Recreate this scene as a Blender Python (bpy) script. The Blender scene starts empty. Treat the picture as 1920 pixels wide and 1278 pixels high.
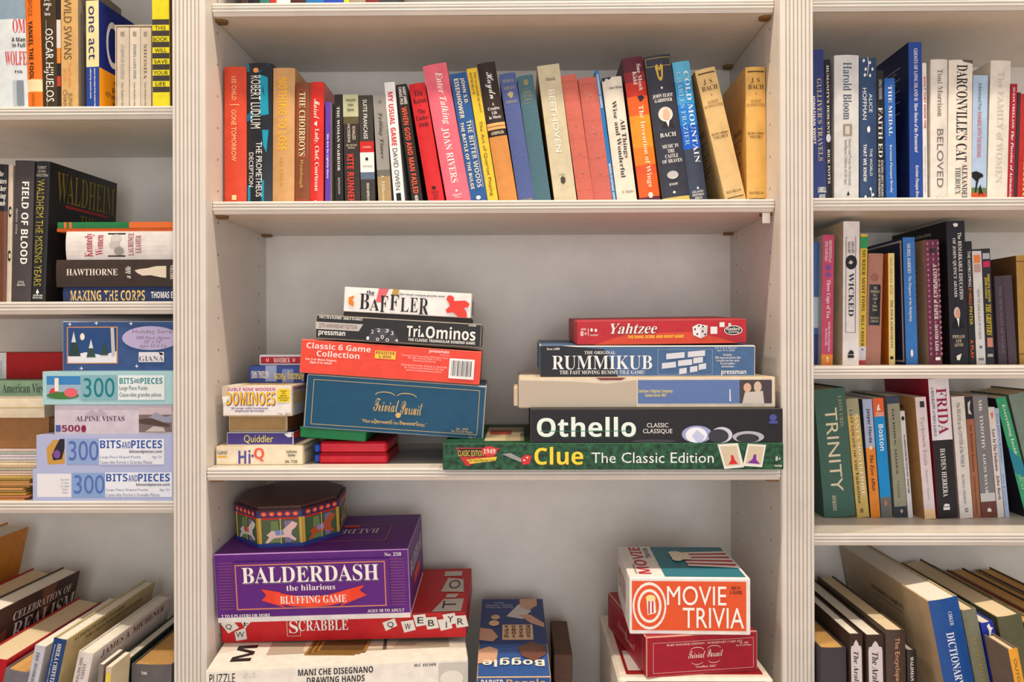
import bpy, math, random
from mathutils import Vector, Matrix
random.seed(7)
S = 0.00085                 # metres per layout unit (1 unit = 1 photo pixel on the bookcase front)
ZC = 1.36                   # camera height above the floor
FPX = 1480.0
YAW, PITCH, ROLL = -0.0101, -0.0002, -0.0029
scene = bpy.context.scene
COL = scene.collection

# ------------------------------------------------------------------ camera, world, lights, exposure
_f = Vector((math.sin(YAW) * math.cos(PITCH), math.cos(YAW) * math.cos(PITCH), math.sin(PITCH)))
_r0 = Vector((math.cos(YAW), -math.sin(YAW), 0)); _u0 = _r0.cross(_f)
CR = _r0 * math.cos(ROLL) + _u0 * math.sin(ROLL)
CU = _u0 * math.cos(ROLL) - _r0 * math.sin(ROLL)
CF = _f
CAM = Vector((0, -FPX, 0))
cd = bpy.data.cameras.new('camera'); cd.sensor_width = 36; cd.lens = FPX * 36 / 1920; cd.clip_start = .01
co = bpy.data.objects.new('camera', cd); COL.objects.link(co)
co.matrix_world = Matrix(((CR.x, CU.x, -CF.x, 0), (CR.y, CU.y, -CF.y, -FPX * S), (CR.z, CU.z, -CF.z, ZC), (0, 0, 0, 1)))
scene.camera = co
w = bpy.data.worlds.new('world'); scene.world = w; w.use_nodes = True
w.node_tree.nodes['Background'].inputs[0].default_value = (1.0, .97, .95, 1)
w.node_tree.nodes['Background'].inputs[1].default_value = .6
def area(name, loc, rot, sx, sy, power, color, shape='RECTANGLE'):
    l = bpy.data.lights.new(name, 'AREA'); l.shape = shape; l.size = sx
    if shape == 'RECTANGLE': l.size_y = sy
    l.energy = power; l.color = color
    o = bpy.data.objects.new(name, l); COL.objects.link(o); o.location = loc; o.rotation_euler = rot
    return o
# ceiling downlights a little in front of the bookcase, warm
for ln, lx in (('far_left', -1.15), ('left', -.36), ('right', .30), ('far_right', 1.15)):
    area('ceiling_downlight_%s_offscreen' % ln, (lx, -.40, 3.2), (0, 0, 0), .09, .09, 21, (1, .86, .69), 'DISK')
# unseen window behind the camera, stretched to the floor to brighten shelf undersides
area('window_behind_camera_offscreen', (.25, -3.4, 1.12), (math.radians(90), 0, math.radians(4)), 2.6, 2.1, 72, (.90, .94, 1.0))
vs = scene.view_settings
vs.view_transform = 'Standard'; vs.look = 'None'; vs.gamma = 1; vs.use_curve_mapping = False
vs.exposure = -0.38

# ------------------------------------------------------------------ helpers
def at(px, py, Y):
    d = CR * ((px - 960) / FPX) + CU * ((639 - py) / FPX) + CF
    t = (Y + FPX) / d.y
    return CAM + d * t
def lin(c):
    c = c / 255
    return c / 12.92 if c <= .04045 else ((c + .055) / 1.055) ** 2.4
MATS = {}
def mat(rgb, rough=.5, kind='plain'):
    key = (tuple(rgb), rough, kind)
    if key in MATS: return MATS[key]
    m = bpy.data.materials.new('surface'); m.use_nodes = True
    nt = m.node_tree; b = nt.nodes['Principled BSDF']
    base = tuple(lin(v) for v in rgb) + (1,)
    b.inputs['Base Color'].default_value = base
    b.inputs['Roughness'].default_value = rough
    b.inputs['Specular IOR Level'].default_value = .45 if rough <= .25 else .25
    if kind != 'ink':
        tc = nt.nodes.new('ShaderNodeTexCoord'); n = nt.nodes.new('ShaderNodeTexNoise')
        nt.links.new(tc.outputs['Object'], n.inputs['Vector'])
        n.inputs['Scale'].default_value = {'plain': 60, 'cloth': 900, 'paint': 25, 'pages': 500, 'leaf': 120}[kind]
        n.inputs['Detail'].default_value = 4
        ramp = nt.nodes.new('ShaderNodeMapRange')
        lo, hi = {'plain': (.90, 1.07), 'cloth': (.72, 1.2), 'paint': (.96, 1.03), 'pages': (.8, 1.1), 'leaf': (.1, 2.2)}[kind]
        ramp.inputs['From Min'].default_value = .3; ramp.inputs['From Max'].default_value = .7
        ramp.inputs['To Min'].default_value = lo; ramp.inputs['To Max'].default_value = hi
        nt.links.new(n.outputs['Fac'], ramp.inputs['Value'])
        mx = nt.nodes.new('ShaderNodeVectorMath'); mx.operation = 'SCALE'
        mx.inputs[0].default_value = base[:3]
        nt.links.new(ramp.outputs['Result'], mx.inputs['Scale'])
        nt.links.new(mx.outputs['Vector'], b.inputs['Base Color'])
        if kind in ('cloth', 'paint'):
            bp = nt.nodes.new('ShaderNodeBump'); bp.inputs['Strength'].default_value = .25 if kind == 'cloth' else .06
            bp.inputs['Distance'].default_value = .0006
            nt.links.new(n.outputs['Fac'], bp.inputs['Height']); nt.links.new(bp.outputs['Normal'], b.inputs['Normal'])
    MATS[key] = m
    return m
PAINT = mat((215, 208, 198), .38, 'paint')
PAINT_BACK = PAINT
PAGE = mat((226, 206, 170), .8, 'pages')
PAGEW = mat((232, 226, 212), .8, 'pages')
PAGEO = mat((206, 160, 96), .8, 'pages')

class MB:
    def __init__(s): s.v = []; s.f = []; s.m = []; s.mats = []
    def mi(s, m):
        if m not in s.mats: s.mats.append(m)
        return s.mats.index(m)
    def face(s, pts, m):
        i = len(s.v); s.v += [tuple(p) for p in pts]; s.f.append(tuple(range(i, i + len(pts)))); s.m.append(s.mi(m))
    def box(s, x0, x1, y0, y1, z0, z1, m, c=0, edge=None):
        if c <= 0:
            P = [(x, y, z) for x in (x0, x1) for y in (y0, y1) for z in (z0, z1)]
            for q in ((0, 1, 3, 2), (4, 6, 7, 5), (0, 4, 5, 1), (2, 3, 7, 6), (0, 2, 6, 4), (1, 5, 7, 3)):
                s.face([P[k] for k in q], m)
            return
        e = edge or m
        X = (x0, x1); Y = (y0, y1); Z = (z0, z1)
        def pt(ix, iy, iz, ax):       # corner vertex lying on the face of axis ax
            sx = c if ix == 0 else -c; sy = c if iy == 0 else -c; sz = c if iz == 0 else -c
            return (X[ix] + (0 if ax == 0 else sx), Y[iy] + (0 if ax == 1 else sy), Z[iz] + (0 if ax == 2 else sz))
        cyc = ((0, 0), (1, 0), (1, 1), (0, 1))
        for k in (0, 1):
            s.face([pt(k, a, b, 0) for a, b in (cyc if k else cyc[::-1])], m)
            s.face([pt(a, k, b, 1) for a, b in (cyc[::-1] if k else cyc)], m)
            s.face([pt(a, b, k, 2) for a, b in (cyc if k else cyc[::-1])], m)
        for a in (0, 1):
            for b in (0, 1):
                fl = (a == b)
                q = [pt(a, b, 0, 0), pt(a, b, 0, 1), pt(a, b, 1, 1), pt(a, b, 1, 0)]; s.face(q if not fl else q[::-1], e)
                q = [pt(a, 0, b, 0), pt(a, 0, b, 2), pt(a, 1, b, 2), pt(a, 1, b, 0)]; s.face(q if fl else q[::-1], e)
                q = [pt(0, a, b, 1), pt(0, a, b, 2), pt(1, a, b, 2), pt(1, a, b, 1)]; s.face(q if not fl else q[::-1], e)
                for d in (0, 1):
                    q = [pt(a, b, d, 0), pt(a, b, d, 1), pt(a, b, d, 2)]
                    s.face(q if (a + b + d) % 2 == 1 else q[::-1], e)
    def prism(s, prof, x0, x1, m, axis='x'):
        """closed profile of (y, z) extruded along x (or (x, y) along z, (x, z) along y)"""
        mk = {'x': lambda a, b, t: (t, a, b), 'z': lambda a, b, t: (a, b, t), 'y': lambda a, b, t: (a, t, b)}[axis]
        n = len(prof)
        for i in range(n):
            a, b = prof[i], prof[(i + 1) % n]
            s.face([mk(*a, x0), mk(*b, x0), mk(*b, x1), mk(*a, x1)], m)
        s.face([mk(*p, x0) for p in prof][::-1], m); s.face([mk(*p, x1) for p in prof], m)
    def build(s, name, parent=None, smooth=False):
        me = bpy.data.meshes.new(name)
        me.from_pydata([(a * S, b * S, c * S) for a, b, c in s.v], [], s.f)
        for m in s.mats: me.materials.append(m)
        me.polygons.foreach_set('material_index', s.m)
        if smooth: me.polygons.foreach_set('use_smooth', [True] * len(s.f))
        me.update()
        o = bpy.data.objects.new(name, me); COL.objects.link(o)
        if parent is not None: o.parent = parent
        return o
def W(p): return Vector((p[0] * S, p[1] * S, p[2] * S + ZC))
def thing(name, label, cat, group=None, M=None):
    o = bpy.data.objects.new(name, None); o.empty_display_size = .02; COL.objects.link(o)
    o['label'] = label; o['category'] = cat
    if group: o['group'] = group
    if M is not None: o.matrix_world = M
    return o

# ---- print: lettering and flat artwork laid on a face of a thing
SER = {}
for i in range(26):
    SER[chr(65 + i)] = chr(0x1D400 + i); SER[chr(97 + i)] = chr(0x1D41A + i)
for i in range(10): SER[chr(48 + i)] = chr(0x1D7CE + i)
SCR = {}
for i in range(26):
    SCR[chr(65 + i)] = chr(0x1D4D0 + i); SCR[chr(97 + i)] = chr(0x1D4EA + i)
SBD = {}
for i in range(26):
    SBD[chr(65 + i)] = chr(0x1D5D4 + i); SBD[chr(97 + i)] = chr(0x1D5EE + i)
for i in range(10): SBD[chr(48 + i)] = chr(0x1D7EC + i)
GLY = {}; PENDING = []
def queue_text(txt, font):
    key = (txt, font)
    if key not in GLY:
        c = bpy.data.curves.new('glyphs', 'FONT')
        mp = {'s': SER, 'i': SER, 'k': SCR, 'b': SBD}.get(font, {})
        c.body = ''.join(mp.get(ch, ch) for ch in txt)
        c.resolution_u = 5 if len(txt) <= 10 else 2; c.size = 1
        c.offset = {'n': 0, 'b': 0, 's': -.004, 'i': -.004, 'k': 0}[font]
        if font == 'i': c.shear = .3
        c.space_line = .95; c.align_x = 'CENTER'
        o = bpy.data.objects.new('glyphs', c); COL.objects.link(o)
        GLY[key] = o
    return key
def add_print(root, face, items):
    """items: ('t', text, font, rgb, u0, v0, u1, v1, dir) | ('r', rgb, u0, v0, u1, v1) | ('o', rgb, u0, v0, u1, v1) | ('p', rgb, [(u, v)...])
       u runs right and v runs down over the face, both 0..1"""
    L = []
    for it in items:
        if it[0] == 't': L.append((it, queue_text(it[1], it[2])))
        else: L.append((it, None))
    PENDING.append((root, face, L))
def flush_print():
    dg = bpy.context.evaluated_depsgraph_get()
    data = {}
    for k, o in GLY.items():
        me = bpy.data.meshes.new_from_object(o.evaluated_get(dg))
        vs_ = [(v.co.x, v.co.y) for v in me.vertices]; fs = [tuple(p.vertices) for p in me.polygons]
        data[k] = (vs_, fs); bpy.data.meshes.remove(me)
    for o in list(GLY.values()):
        c = o.data; bpy.data.objects.remove(o); bpy.data.curves.remove(c)
    for root, face_, L_ in PENDING:
        lst = [(face_, L_)]
        parts_ = []
        for face, L in lst:
            for n, (it, key) in enumerate(L):
                off = .45 + .12 * n
                mb = art = MB(); mb.is_text = it[0] == 't'; parts_.append(mb)
                if it[0] == 't':
                    _, txt, font, rgb, u0, v0, u1, v1 = it[:8]; dr = it[8] if len(it) > 8 else 'a'
                    vv, ff = data[key]
                    if not vv: continue
                    a0 = min(p[0] for p in vv); a1 = max(p[0] for p in vv); b0 = min(p[1] for p in vv); b1 = max(p[1] for p in vv)
                    base = len(mb.v); k = mb.mi(mat(rgb, .45, 'ink'))
                    for x, y in vv:
                        s_ = (x - a0) / max(a1 - a0, 1e-6); t_ = (y - b0) / max(b1 - b0, 1e-6)
                        if dr == 'a': u, v = u0 + s_ * (u1 - u0), v1 - t_ * (v1 - v0)
                        elif dr == 'd': u, v = u0 + t_ * (u1 - u0), v0 + s_ * (v1 - v0)
                        elif dr == 'u': u, v = u1 - t_ * (u1 - u0), v1 - s_ * (v1 - v0)
                        else: u, v = u1 - s_ * (u1 - u0), v0 + t_ * (v1 - v0)      # upside down
                        mb.v.append(tuple(face(u, v, off)))
                    for q in ff: mb.f.append(tuple(base + i for i in q)); mb.m.append(k)
                elif it[0] == 'r':
                    _, rgb, u0, v0, u1, v1 = it
                    ns = 6
                    for i in range(ns):
                        ua, ub = u0 + (u1 - u0) * i / ns, u0 + (u1 - u0) * (i + 1) / ns
                        art.face([face(ua, v1, off), face(ub, v1, off), face(ub, v0, off), face(ua, v0, off)], mat(rgb, .45, 'ink'))
                elif it[0] == 'o':
                    _, rgb, u0, v0, u1, v1 = it
                    art.face([face((u0 + u1) / 2 + (u1 - u0) / 2 * math.cos(a * math.pi / 12), (v0 + v1) / 2 - (v1 - v0) / 2 * math.sin(a * math.pi / 12), off) for a in range(24)], mat(rgb, .45, 'ink'))
                elif it[0] == 'p':
                    art.face([face(u, v, off) for u, v in it[2]], mat(it[1], .45, 'ink'))
        pieces = [m_ for m_ in parts_ if m_.f]
        boxes = [[min(v[k] for v in m_.v) for k in range(3)] + [max(v[k] for v in m_.v) for k in range(3)] for m_ in pieces]
        grp = list(range(len(pieces)))
        for i in range(len(pieces)):
            for j in range(i):
                gap = max(max(boxes[i][k] - boxes[j][k + 3], boxes[j][k] - boxes[i][k + 3]) for k in range(3))
                if gap < 14:
                    a_, b_ = grp[i], grp[j]
                    if a_ != b_: grp = [b_ if g_ == a_ else g_ for g_ in grp]
        for g_ in sorted(set(grp)):
            out = MB(); txt_ = False
            for m_, gg in zip(pieces, grp):
                if gg != g_: continue
                txt_ = txt_ or m_.is_text
                o_ = len(out.v); out.v += m_.v
                mm = [out.mi(x) for x in m_.mats]
                out.f += [tuple(o_ + i for i in f_) for f_ in m_.f]; out.m += [mm[i] for i in m_.m]
            out.build('printed_lettering' if txt_ else 'printed_artwork', root)
def frame(rgb, u0, v0, u1, v1, du, dv):
    return [('r', rgb, u0, v0, u1, v0 + dv), ('r', rgb, u0, v1 - dv, u1, v1), ('r', rgb, u0, v0 + dv, u0 + du, v1 - dv), ('r', rgb, u1 - du, v0 + dv, u1, v1 - dv)]

# ---- books
def book_mesh(root, w, h, dp, cov, side, zones, hard, bulge, pages, rough, kind):
    t = 2.6 if hard else .7
    n = 8 if bulge > .3 else 1
    arc = [(-w / 2 + w * i / n, -bulge * (1 - (2 * i / n - 1) ** 2)) for i in range(n + 1)]
    inner = [(max(-w / 2 + t, min(w / 2 - t, x)), y + t) for x, y in arc]
    mb = MB(); mc = mat(cov, rough, kind); ms = mat(side, rough, kind) if side else mc
    cuts = sorted({0.0, 1.0} | {f for z in zones for f in z[:2]})
    for a, b in zip(cuts, cuts[1:]):
        m = mc
        for z in zones:
            if z[0] - 1e-6 <= a and b <= z[1] + 1e-6: m = mat(z[2], rough, kind)
        za, zb = h * (1 - b), h * (1 - a)
        for i in range(n):
            mb.face([(*arc[i], za), (*arc[i + 1], za), (*arc[i + 1], zb), (*arc[i], zb)], m)
    for sx in (-1, 1):
        A = [(sx * w / 2, 0), (sx * w / 2, dp), (sx * (w / 2 - t), dp), (sx * (w / 2 - t), t)]
        for i in range(3):
            q = [(*A[i], 0), (*A[i + 1], 0), (*A[i + 1], h), (*A[i], h)]
            mb.face(q if sx > 0 else q[::-1], ms)
        for z in (0, h):
            q = [(*p, z) for p in A]; mb.face(q if (sx > 0) == (z > 0) else q[::-1], ms)
    for i in range(n):
        for z in (0, h):
            q = [(*arc[i], z), (*arc[i + 1], z), (*inner[i + 1], z), (*inner[i], z)]
            mb.face(q if z else q[::-1], mc)
        mb.face([(*inner[i], h), (*inner[i + 1], h), (*inner[i + 1], 0), (*inner[i], 0)], mc)
    c = mb.build('cover', root)
    ov = 3.2 if hard else .4
    pb = MB(); x = w / 2 - t
    yb = dp - ov
    y0 = t * .6
    pb.box(-x, x, y0, yb, ov, h - ov, pages)
    pb.build('page_block', root)
GRP = None
ROW = {}
def book(q, label, cov, texts=(), Y=None, yaw=0, dp=170, hard=True, side=None, zones=(), bulge=None, pages=None, rough=.42, kind='plain', row=None, sides=(), name=None, yb=None, zs=None):
    R = ROW[row or CUR]
    xtl, xtr, yt, xbl, xbr = q
    Y = R['Y'] if Y is None else Y
    yb = yb or R['yb']; zs = R['zs'] if zs is None else zs
    tl, tr, bl, br = at(xtl, yt, Y), at(xtr, yt, Y), at(xbl, yb, Y), at(xbr, yb, Y)
    tm = (tl + tr) / 2; bm = (bl + br) / 2
    a = math.atan2(tm.x - bm.x, tm.z - bm.z)
    wd = ((tr.x - tl.x) + (br.x - bl.x)) / 2 * math.cos(a)
    oz = zs + wd / 2 * abs(math.sin(a))
    h = (tm.z - oz) / math.cos(a)
    ox = tm.x - math.sin(a) * h
    M = Matrix.Translation(W((ox, Y, oz))) @ Matrix.Rotation(a, 4, 'Y') @ Matrix.Rotation(math.radians(yaw), 4, 'Z')
    root = thing(name or ('hardcover_book' if hard else 'paperback_book'), label, 'book', R['group'], M)
    if bulge is None: bulge = min(3.2, wd * .09) if hard else 0
    pages = pages or (PAGEW if not hard else PAGE)
    book_mesh(root, wd, h, dp, cov, side, zones, hard, bulge, pages, rough, kind)
    def spine(u, v, off):
        x = (u - .5) * wd
        return (x, -bulge * (1 - (2 * u - 1) ** 2) - off, h * (1 - v))
    if texts: add_print(root, spine, list(texts))
    for fc, items in sides:
        if fc == 'R': add_print(root, lambda u, v, off: (wd / 2 + off, u * dp, h * (1 - v)), items)
        else: add_print(root, lambda u, v, off: (-wd / 2 - off, (1 - u) * dp, h * (1 - v)), items)
    return root
def T(txt, font, rgb, v0, v1, u0=.25, u1=.75, d='d'):
    return ('t', txt, font, rgb, u0, v0, u1, v1, d)
def A(txt, font, rgb, v0, v1, u0=.15, u1=.85): return ('t', txt, font, rgb, u0, v0, u1, v1, 'a')

# ---- boxes (games, puzzles); returns (root, top z)
def gamebox(name, label, xl, xr, Yl, zb, ytop, dp, lid, yaw=0, roll=0, pitch=0, Yr=None, front=(), top=(), right=(), left=(), side=None, topc=None, edge=None, tray=None, traygap=0, cat='game box', group=None, c=1.6, rough=.46, kind='plain', ztop=None):
    pl = at(xl, 640, Yl)
    if Yr is None:
        # right corner lies on the yawed front line through the left corner
        k = math.tan(math.radians(yaw)); d = CR * ((xr - 960) / FPX) + CF
        # solve (CAM + d t): Y = Yl + k (X - Xl)
        t = (Yl - k * pl.x - CAM.y + k * CAM.x) / (d.y - k * d.x)
        pr = CAM + d * t
    else:
        pr = at(xr, 640, Yr); yaw = math.degrees(math.atan2(pr.y - pl.y, pr.x - pl.x))
    wd = math.hypot(pr.x - pl.x, pr.y - pl.y) / math.cos(math.radians(roll))
    zt = at(xl, ytop, Yl).z if ztop is None else ztop
    h = (zt - zb)
    M = Matrix.Translation(W((pl.x, pl.y, zb))) @ Matrix.Rotation(math.radians(yaw), 4, 'Z') @ Matrix.Rotation(math.radians(-roll), 4, 'Y') @ Matrix.Rotation(math.radians(pitch), 4, 'X')
    root = thing(name, label, cat, group, M)
    m = mat(lid, rough, kind)
    mb = MB(); mb.box(0, wd, 0, dp, traygap, h, m, c, mat(edge, .7) if edge else None)
    # recolour side / top faces
    if side or topc:
        for i, f in enumerate(mb.f):
            P = [mb.v[k] for k in f]
            if topc and all(abs(p[2] - h) < .01 for p in P): mb.m[i] = mb.mi(mat(topc, rough, kind))
            elif side and (all(abs(p[0]) < .01 for p in P) or all(abs(p[0] - wd) < .01 for p in P)): mb.m[i] = mb.mi(mat(side, rough, kind))
    mb.build('lid', root)
    tb = MB(); tb.box(1.2, wd - 1.2, 1.2, dp - 1.2, 0, h - 2.2, mat(tray or edge or (225, 220, 210), .6)); tb.build('tray', root)
    if front: add_print(root, lambda u, v, off: (u * wd, -off, traygap + (h - traygap) * (1 - v)), list(front))
    if top: add_print(root, lambda u, v, off: (u * wd, dp * (1 - v), h + off), list(top))
    if right: add_print(root, lambda u, v, off: (wd + off, u * dp, traygap + (h - traygap) * (1 - v)), list(right))
    if left: add_print(root, lambda u, v, off: (-off, (1 - u) * dp, traygap + (h - traygap) * (1 - v)), list(left))
    return root, zt
# ------------------------------------------------------------------ the room and the built-in bookcase
XPL, XWL, XWR, XPR = -653.6, -590.5, 487.1, 549.05
YB = 353.0; ZTOP, ZLEDGE = 1120.0, -800.0
XL0, XR1 = -1720.0, 1640.0
def struct(name, mb):
    o = mb.build(name); o.location.z = ZC; o['kind'] = 'structure'; return o
mb = MB(); mb.box(-3000, 3000, -4400, YB + 20, -ZC / S - 20, -ZC / S, mat((206, 160, 112), .35)); struct('floor', mb)
mb = MB(); mb.box(-3000, 3000, -4400, YB + 20, 1.86 / S, 1.86 / S + 20, mat((236, 230, 220), .7, 'paint')); struct('ceiling', mb)
mb = MB(); mb.box(-3000, 3000, YB + 16, YB + 60, -ZC / S, 1.86 / S, mat((224, 214, 200), .6, 'paint')); struct('wall_back', mb)
bc = thing('bookcase', 'white painted built-in bookcase with fluted stiles and beaded shelf edges', 'bookcase', None, Matrix.Translation((0, 0, ZC)))
for x0, x1 in ((XL0, XPL), (XWL, XWR), (XPR, XR1)):
    mb = MB(); mb.box(x0 - 10, x1 + 10, YB, YB + 14, ZLEDGE, ZTOP, PAINT_BACK); mb.build('back_panel', bc)
HOLE_Y = (60, 300); HOLE_Z = [-760 + 62 * k for k in range(26)]
def drill(mb, xf, sg):
    """replace the flat face of a side panel at x = xf by one with round pin openings"""
    for i, f in enumerate(mb.f):
        if all(abs(mb.v[k][0] - xf) < 1e-6 for k in f):
            del mb.f[i]; del mb.m[i]; break
    q = 3.4
    ys = [5.5] + [v for y in HOLE_Y for v in (y - q, y + q)] + [YB]
    zs = [ZLEDGE] + [v for z in HOLE_Z for v in (z - q, z + q)] + [ZTOP]
    for i in range(len(ys) - 1):
        for j in range(len(zs) - 1):
            ya, yb_, za, zb_ = ys[i], ys[i + 1], zs[j], zs[j + 1]
            if i % 2 == 1 and j % 2 == 1:
                cy, cz = (ya + yb_) / 2, (za + zb_) / 2
                O = [(cy + 2.4 * math.cos(a * math.pi / 4), cz + 2.6 * math.sin(a * math.pi / 4)) for a in range(8)]
                C = {1: (yb_, zb_), 3: (ya, zb_), 5: (ya, za), 7: (yb_, za)}
                for c0 in (7, 1, 3, 5):
                    c1 = (c0 + 2) % 8; mid = (c0 + 1) % 8
                    mb.face([(xf, *C[c0]), (xf, *C[c1]), (xf, *O[c1]), (xf, *O[mid]), (xf, *O[c0])], PAINT)
            else:
                mb.face([(xf, ya, za), (xf, yb_, za), (xf, yb_, zb_), (xf, ya, zb_)], PAINT)
for x0, x1 in ((XPL + 10, XWL), (XWR, XPR - 10), (XL0 - 50, XL0), (XR1, XR1 + 50)):
    mb = MB(); mb.box(x0, x1, 5.5, YB, ZLEDGE, ZTOP, PAINT)
    for xf, sg in ((XWL, 1), (XWR, -1)):
        if xf in (x0, x1): drill(mb, xf, sg)
    mb.build('side_panel', bc)
def stile(xo, xi):          # xo: outer edge, xi: inner (centre-bay) edge
    sg = 1 if xi > xo else -1
    P = [(xo, 6), (xo, 1), (xo + sg * 1.5, -1), (xo + sg * 5, -1), (xo + sg * 6, 1.5)]
    x = 6.5
    for k in range(6):
        for a in range(7):
            t = math.pi * a / 6
            P.append((xo + sg * (x + 3.5 - 3.5 * math.cos(t)), 2.2 - 4.2 * math.sin(t)))
        x += 7.4
    P += [(xo + sg * (x + .5), 1.5), (xo + sg * (x + 1.5), -2.2), (xi - sg * 3, -2.2), (xi - sg * .4, 0), (xi - sg * .4, 6)]
    if sg < 0: P = P[::-1]
    mb = MB(); mb.prism(P, ZLEDGE, ZTOP, PAINT, 'z'); mb.build('fluted_stile', bc)
stile(XPL, XWL); stile(XPR, XWR); stile(XL0 - 62, XL0); stile(XR1 + 62, XR1)
CLIP = mat((120, 84, 44), .5)
def shelf(x0, x1, ztop, yf, wide=20):
    mb = MB(); mb.box(x0 + 1, x1 - 1, yf + 7, YB - 1, ztop - wide - 4, ztop, PAINT); sh = mb.build('shelf', bc)
    P = [(yf + 8, ztop)]
    for a in range(5): P.append((yf + 3 - 3 * math.sin(a * math.pi / 8), ztop - 3 + 3 * math.cos(a * math.pi / 8)))
    P += [(yf, ztop - 5), (yf + 2.5, ztop - 6)]
    for zc in (ztop - 9, ztop - 15.5):
        for a in range(7): P.append((yf + 2.6 - 3.4 * math.sin(math.pi * a / 6), zc + 3 * math.cos(math.pi * a / 6)))
    P += [(yf + 3.2, ztop - wide), (yf + 6, ztop - wide - 4), (yf + 8, ztop - wide - 4)]
    mb = MB(); mb.prism(P[::-1], x0 + 1, x1 - 1, PAINT, 'x'); mb.build('nosing', sh)
    for x, sg in ((x0, 1), (x1, -1)):
        for y in (yf + 16, YB - 34):
            mb = MB(); zz = ztop - wide - 4
            pr = [(x, y), (x + sg * 14, y), (x + sg * 20, y + 4), (x + sg * 22, y + 10), (x + sg * 20, y + 16), (x + sg * 14, y + 20), (x, y + 20)]
            mb.prism(pr if sg > 0 else pr[::-1], zz - 5, zz, CLIP, 'z'); mb.build('shelf_clip', sh)
    return ztop
ZA = shelf(XWL, XWR, 650.5, 31)
ZB = shelf(XWL, XWR, 269.5, 31)
ZCS = shelf(XWL, XWR, -238.0, 0)
shelf(XWL, XWR, 1010, 31)
ZL1 = shelf(XL0, XPL + 10, 454, 31); ZL2 = shelf(XL0, XPL + 10, 78, 31); ZL3 = shelf(XL0, XPL + 10, -306, 31); shelf(XL0, XPL + 10, 830, 31)
ZR0 = shelf(XPR - 10, XR1, 652, 31); ZR1 = shelf(XPR - 10, XR1, 271, 31); ZR2 = shelf(XPR - 10, XR1, -50.5, 31); ZR3 = shelf(XPR - 10, XR1, -369, 31); shelf(XPR - 10, XR1, 1010, 31)
WOOD = mat((150, 116, 78), .8)
for x, sg in ((XWL, 1), (XWR, -1)):          # the drilled sockets behind the openings: bare wood walls and bottom
    mb = MB()
    for y in HOLE_Y:
        for z in HOLE_Z:
            R_ = [(y + 2.4 * math.cos(a * math.pi / 4), z + 2.6 * math.sin(a * math.pi / 4)) for a in range(8)]
            for i in range(8):
                (ya, za), (yb_, zb_) = R_[i], R_[(i + 1) % 8]
                mb.face([(x, ya, za), (x, yb_, zb_), (x - sg * 12, yb_, zb_), (x - sg * 12, ya, za)], WOOD)
            mb.face([(x - sg * 12, p_, q_) for p_, q_ in R_], WOOD)
    mb.build('pin_holes', bc)
mb = MB(); mb.box(XL0 - 70, XR1 + 70, -170, YB, ZLEDGE - 26, ZLEDGE, PAINT, 3); mb.build('base_ledge', bc)
mb = MB(); mb.box(XL0 - 60, XR1 + 60, -150, YB, -ZC / S, ZLEDGE - 26, PAINT); mb.build('base_cabinet', bc)
mb = MB(); mb.box(XL0 - 62, XR1 + 62, 0, YB, ZTOP, ZTOP + 60, PAINT); mb.build('top_rail', bc)
# folded paper wedged under the shelf end
t = thing('paper_slip', 'small folded white paper slip wedged under the end of the wide upper shelf', 'paper', None, Matrix.Translation(W((XWR - 20, 44, 225))))
mb = MB(); mb.box(0, 15, 0, 1.2, 0, 20, mat((236, 226, 214), .8)); mb.box(0, 15, 1.2, 8, 19, 20, mat((236, 226, 214), .8)); mb.build('folded_sheet', t)
# ------------------------------------------------------------------ books on the wide upper shelf (centre)
ROW['C1'] = dict(yb=378, Y=82, zs=ZB, group='books in the row on the wide upper shelf')
CUR = 'C1'
WH = (238, 234, 226); BK = (30, 26, 26); CR_ = (238, 222, 180); GD = (214, 178, 92)
book((420, 463, 126, 422, 462), 'thick orange-red hardcover with pale thin lettering, beside the bookcase side panel', (214, 74, 48),
     [T('LEE CHILD', 'n', (240, 200, 150), .07, .24, .36, .56), ('r', (240, 200, 150), .28, .272, .70, .277), T('GONE TOMORROW', 'n', (240, 200, 150), .31, .68, .34, .56), ('r', (236, 220, 150), .36, .925, .56, .96)])
book((463, 512, 119, 463.5, 510), 'black glossy hardcover with teal light streaks and tall white condensed lettering', (34, 36, 42),
     [('p', (20, 150, 178), [(.5, .08), (.82, .1), (.86, .36), (.55, .37)]), ('p', (16, 120, 150), [(.0, .0), (.9, 0), (.5, .07), (.0, .06)]), ('p', (20, 150, 178), [(.62, .47), (.86, .47), (.78, .63), (.66, .58)]), ('p', (24, 150, 180), [(.05, .86), (.7, .82), (.7, .99), (.05, .99)]), ('p', (18, 110, 140), [(.0, .36), (.3, .33), (.25, .4), (0, .41)]),
      ('o', (232, 150, 90), .26, .035, .48, .07), T('ROBERT LUDLUM', 'n', WH, .09, .46, .16, .56), T('THE PROMETHEUS', 'n', WH, .555, .94, .38, .62), T('DECEPTION', 'n', WH, .63, .87, .10, .28)], rough=.2, bulge=4)
book((513, 553, 128, 511, 552), 'thick tan and gold hardcover with blocky golden title lettering', (206, 158, 104),
     [T('NOTHING TO LOSE', 'b', (240, 178, 40), .07, .60, .25, .66), T('LEE CHILD', 'b', (206, 160, 70), .65, .86, .34, .5)], rough=.5)
book((555.6, 583, 155, 552, 582), 'brown hardcover with an orange outlined title panel', (128, 72, 44),
     frame((214, 84, 50), .16, .06, .84, .61, .03, .004) + [T('THE CHOIRBOYS', 's', (232, 214, 170), .08, .60, .26, .66), T('Wambaugh', 'i', (196, 160, 90), .63, .86, .3, .56), A('DELACORTE PRESS', 'n', (214, 84, 50), .95, .98)])
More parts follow.
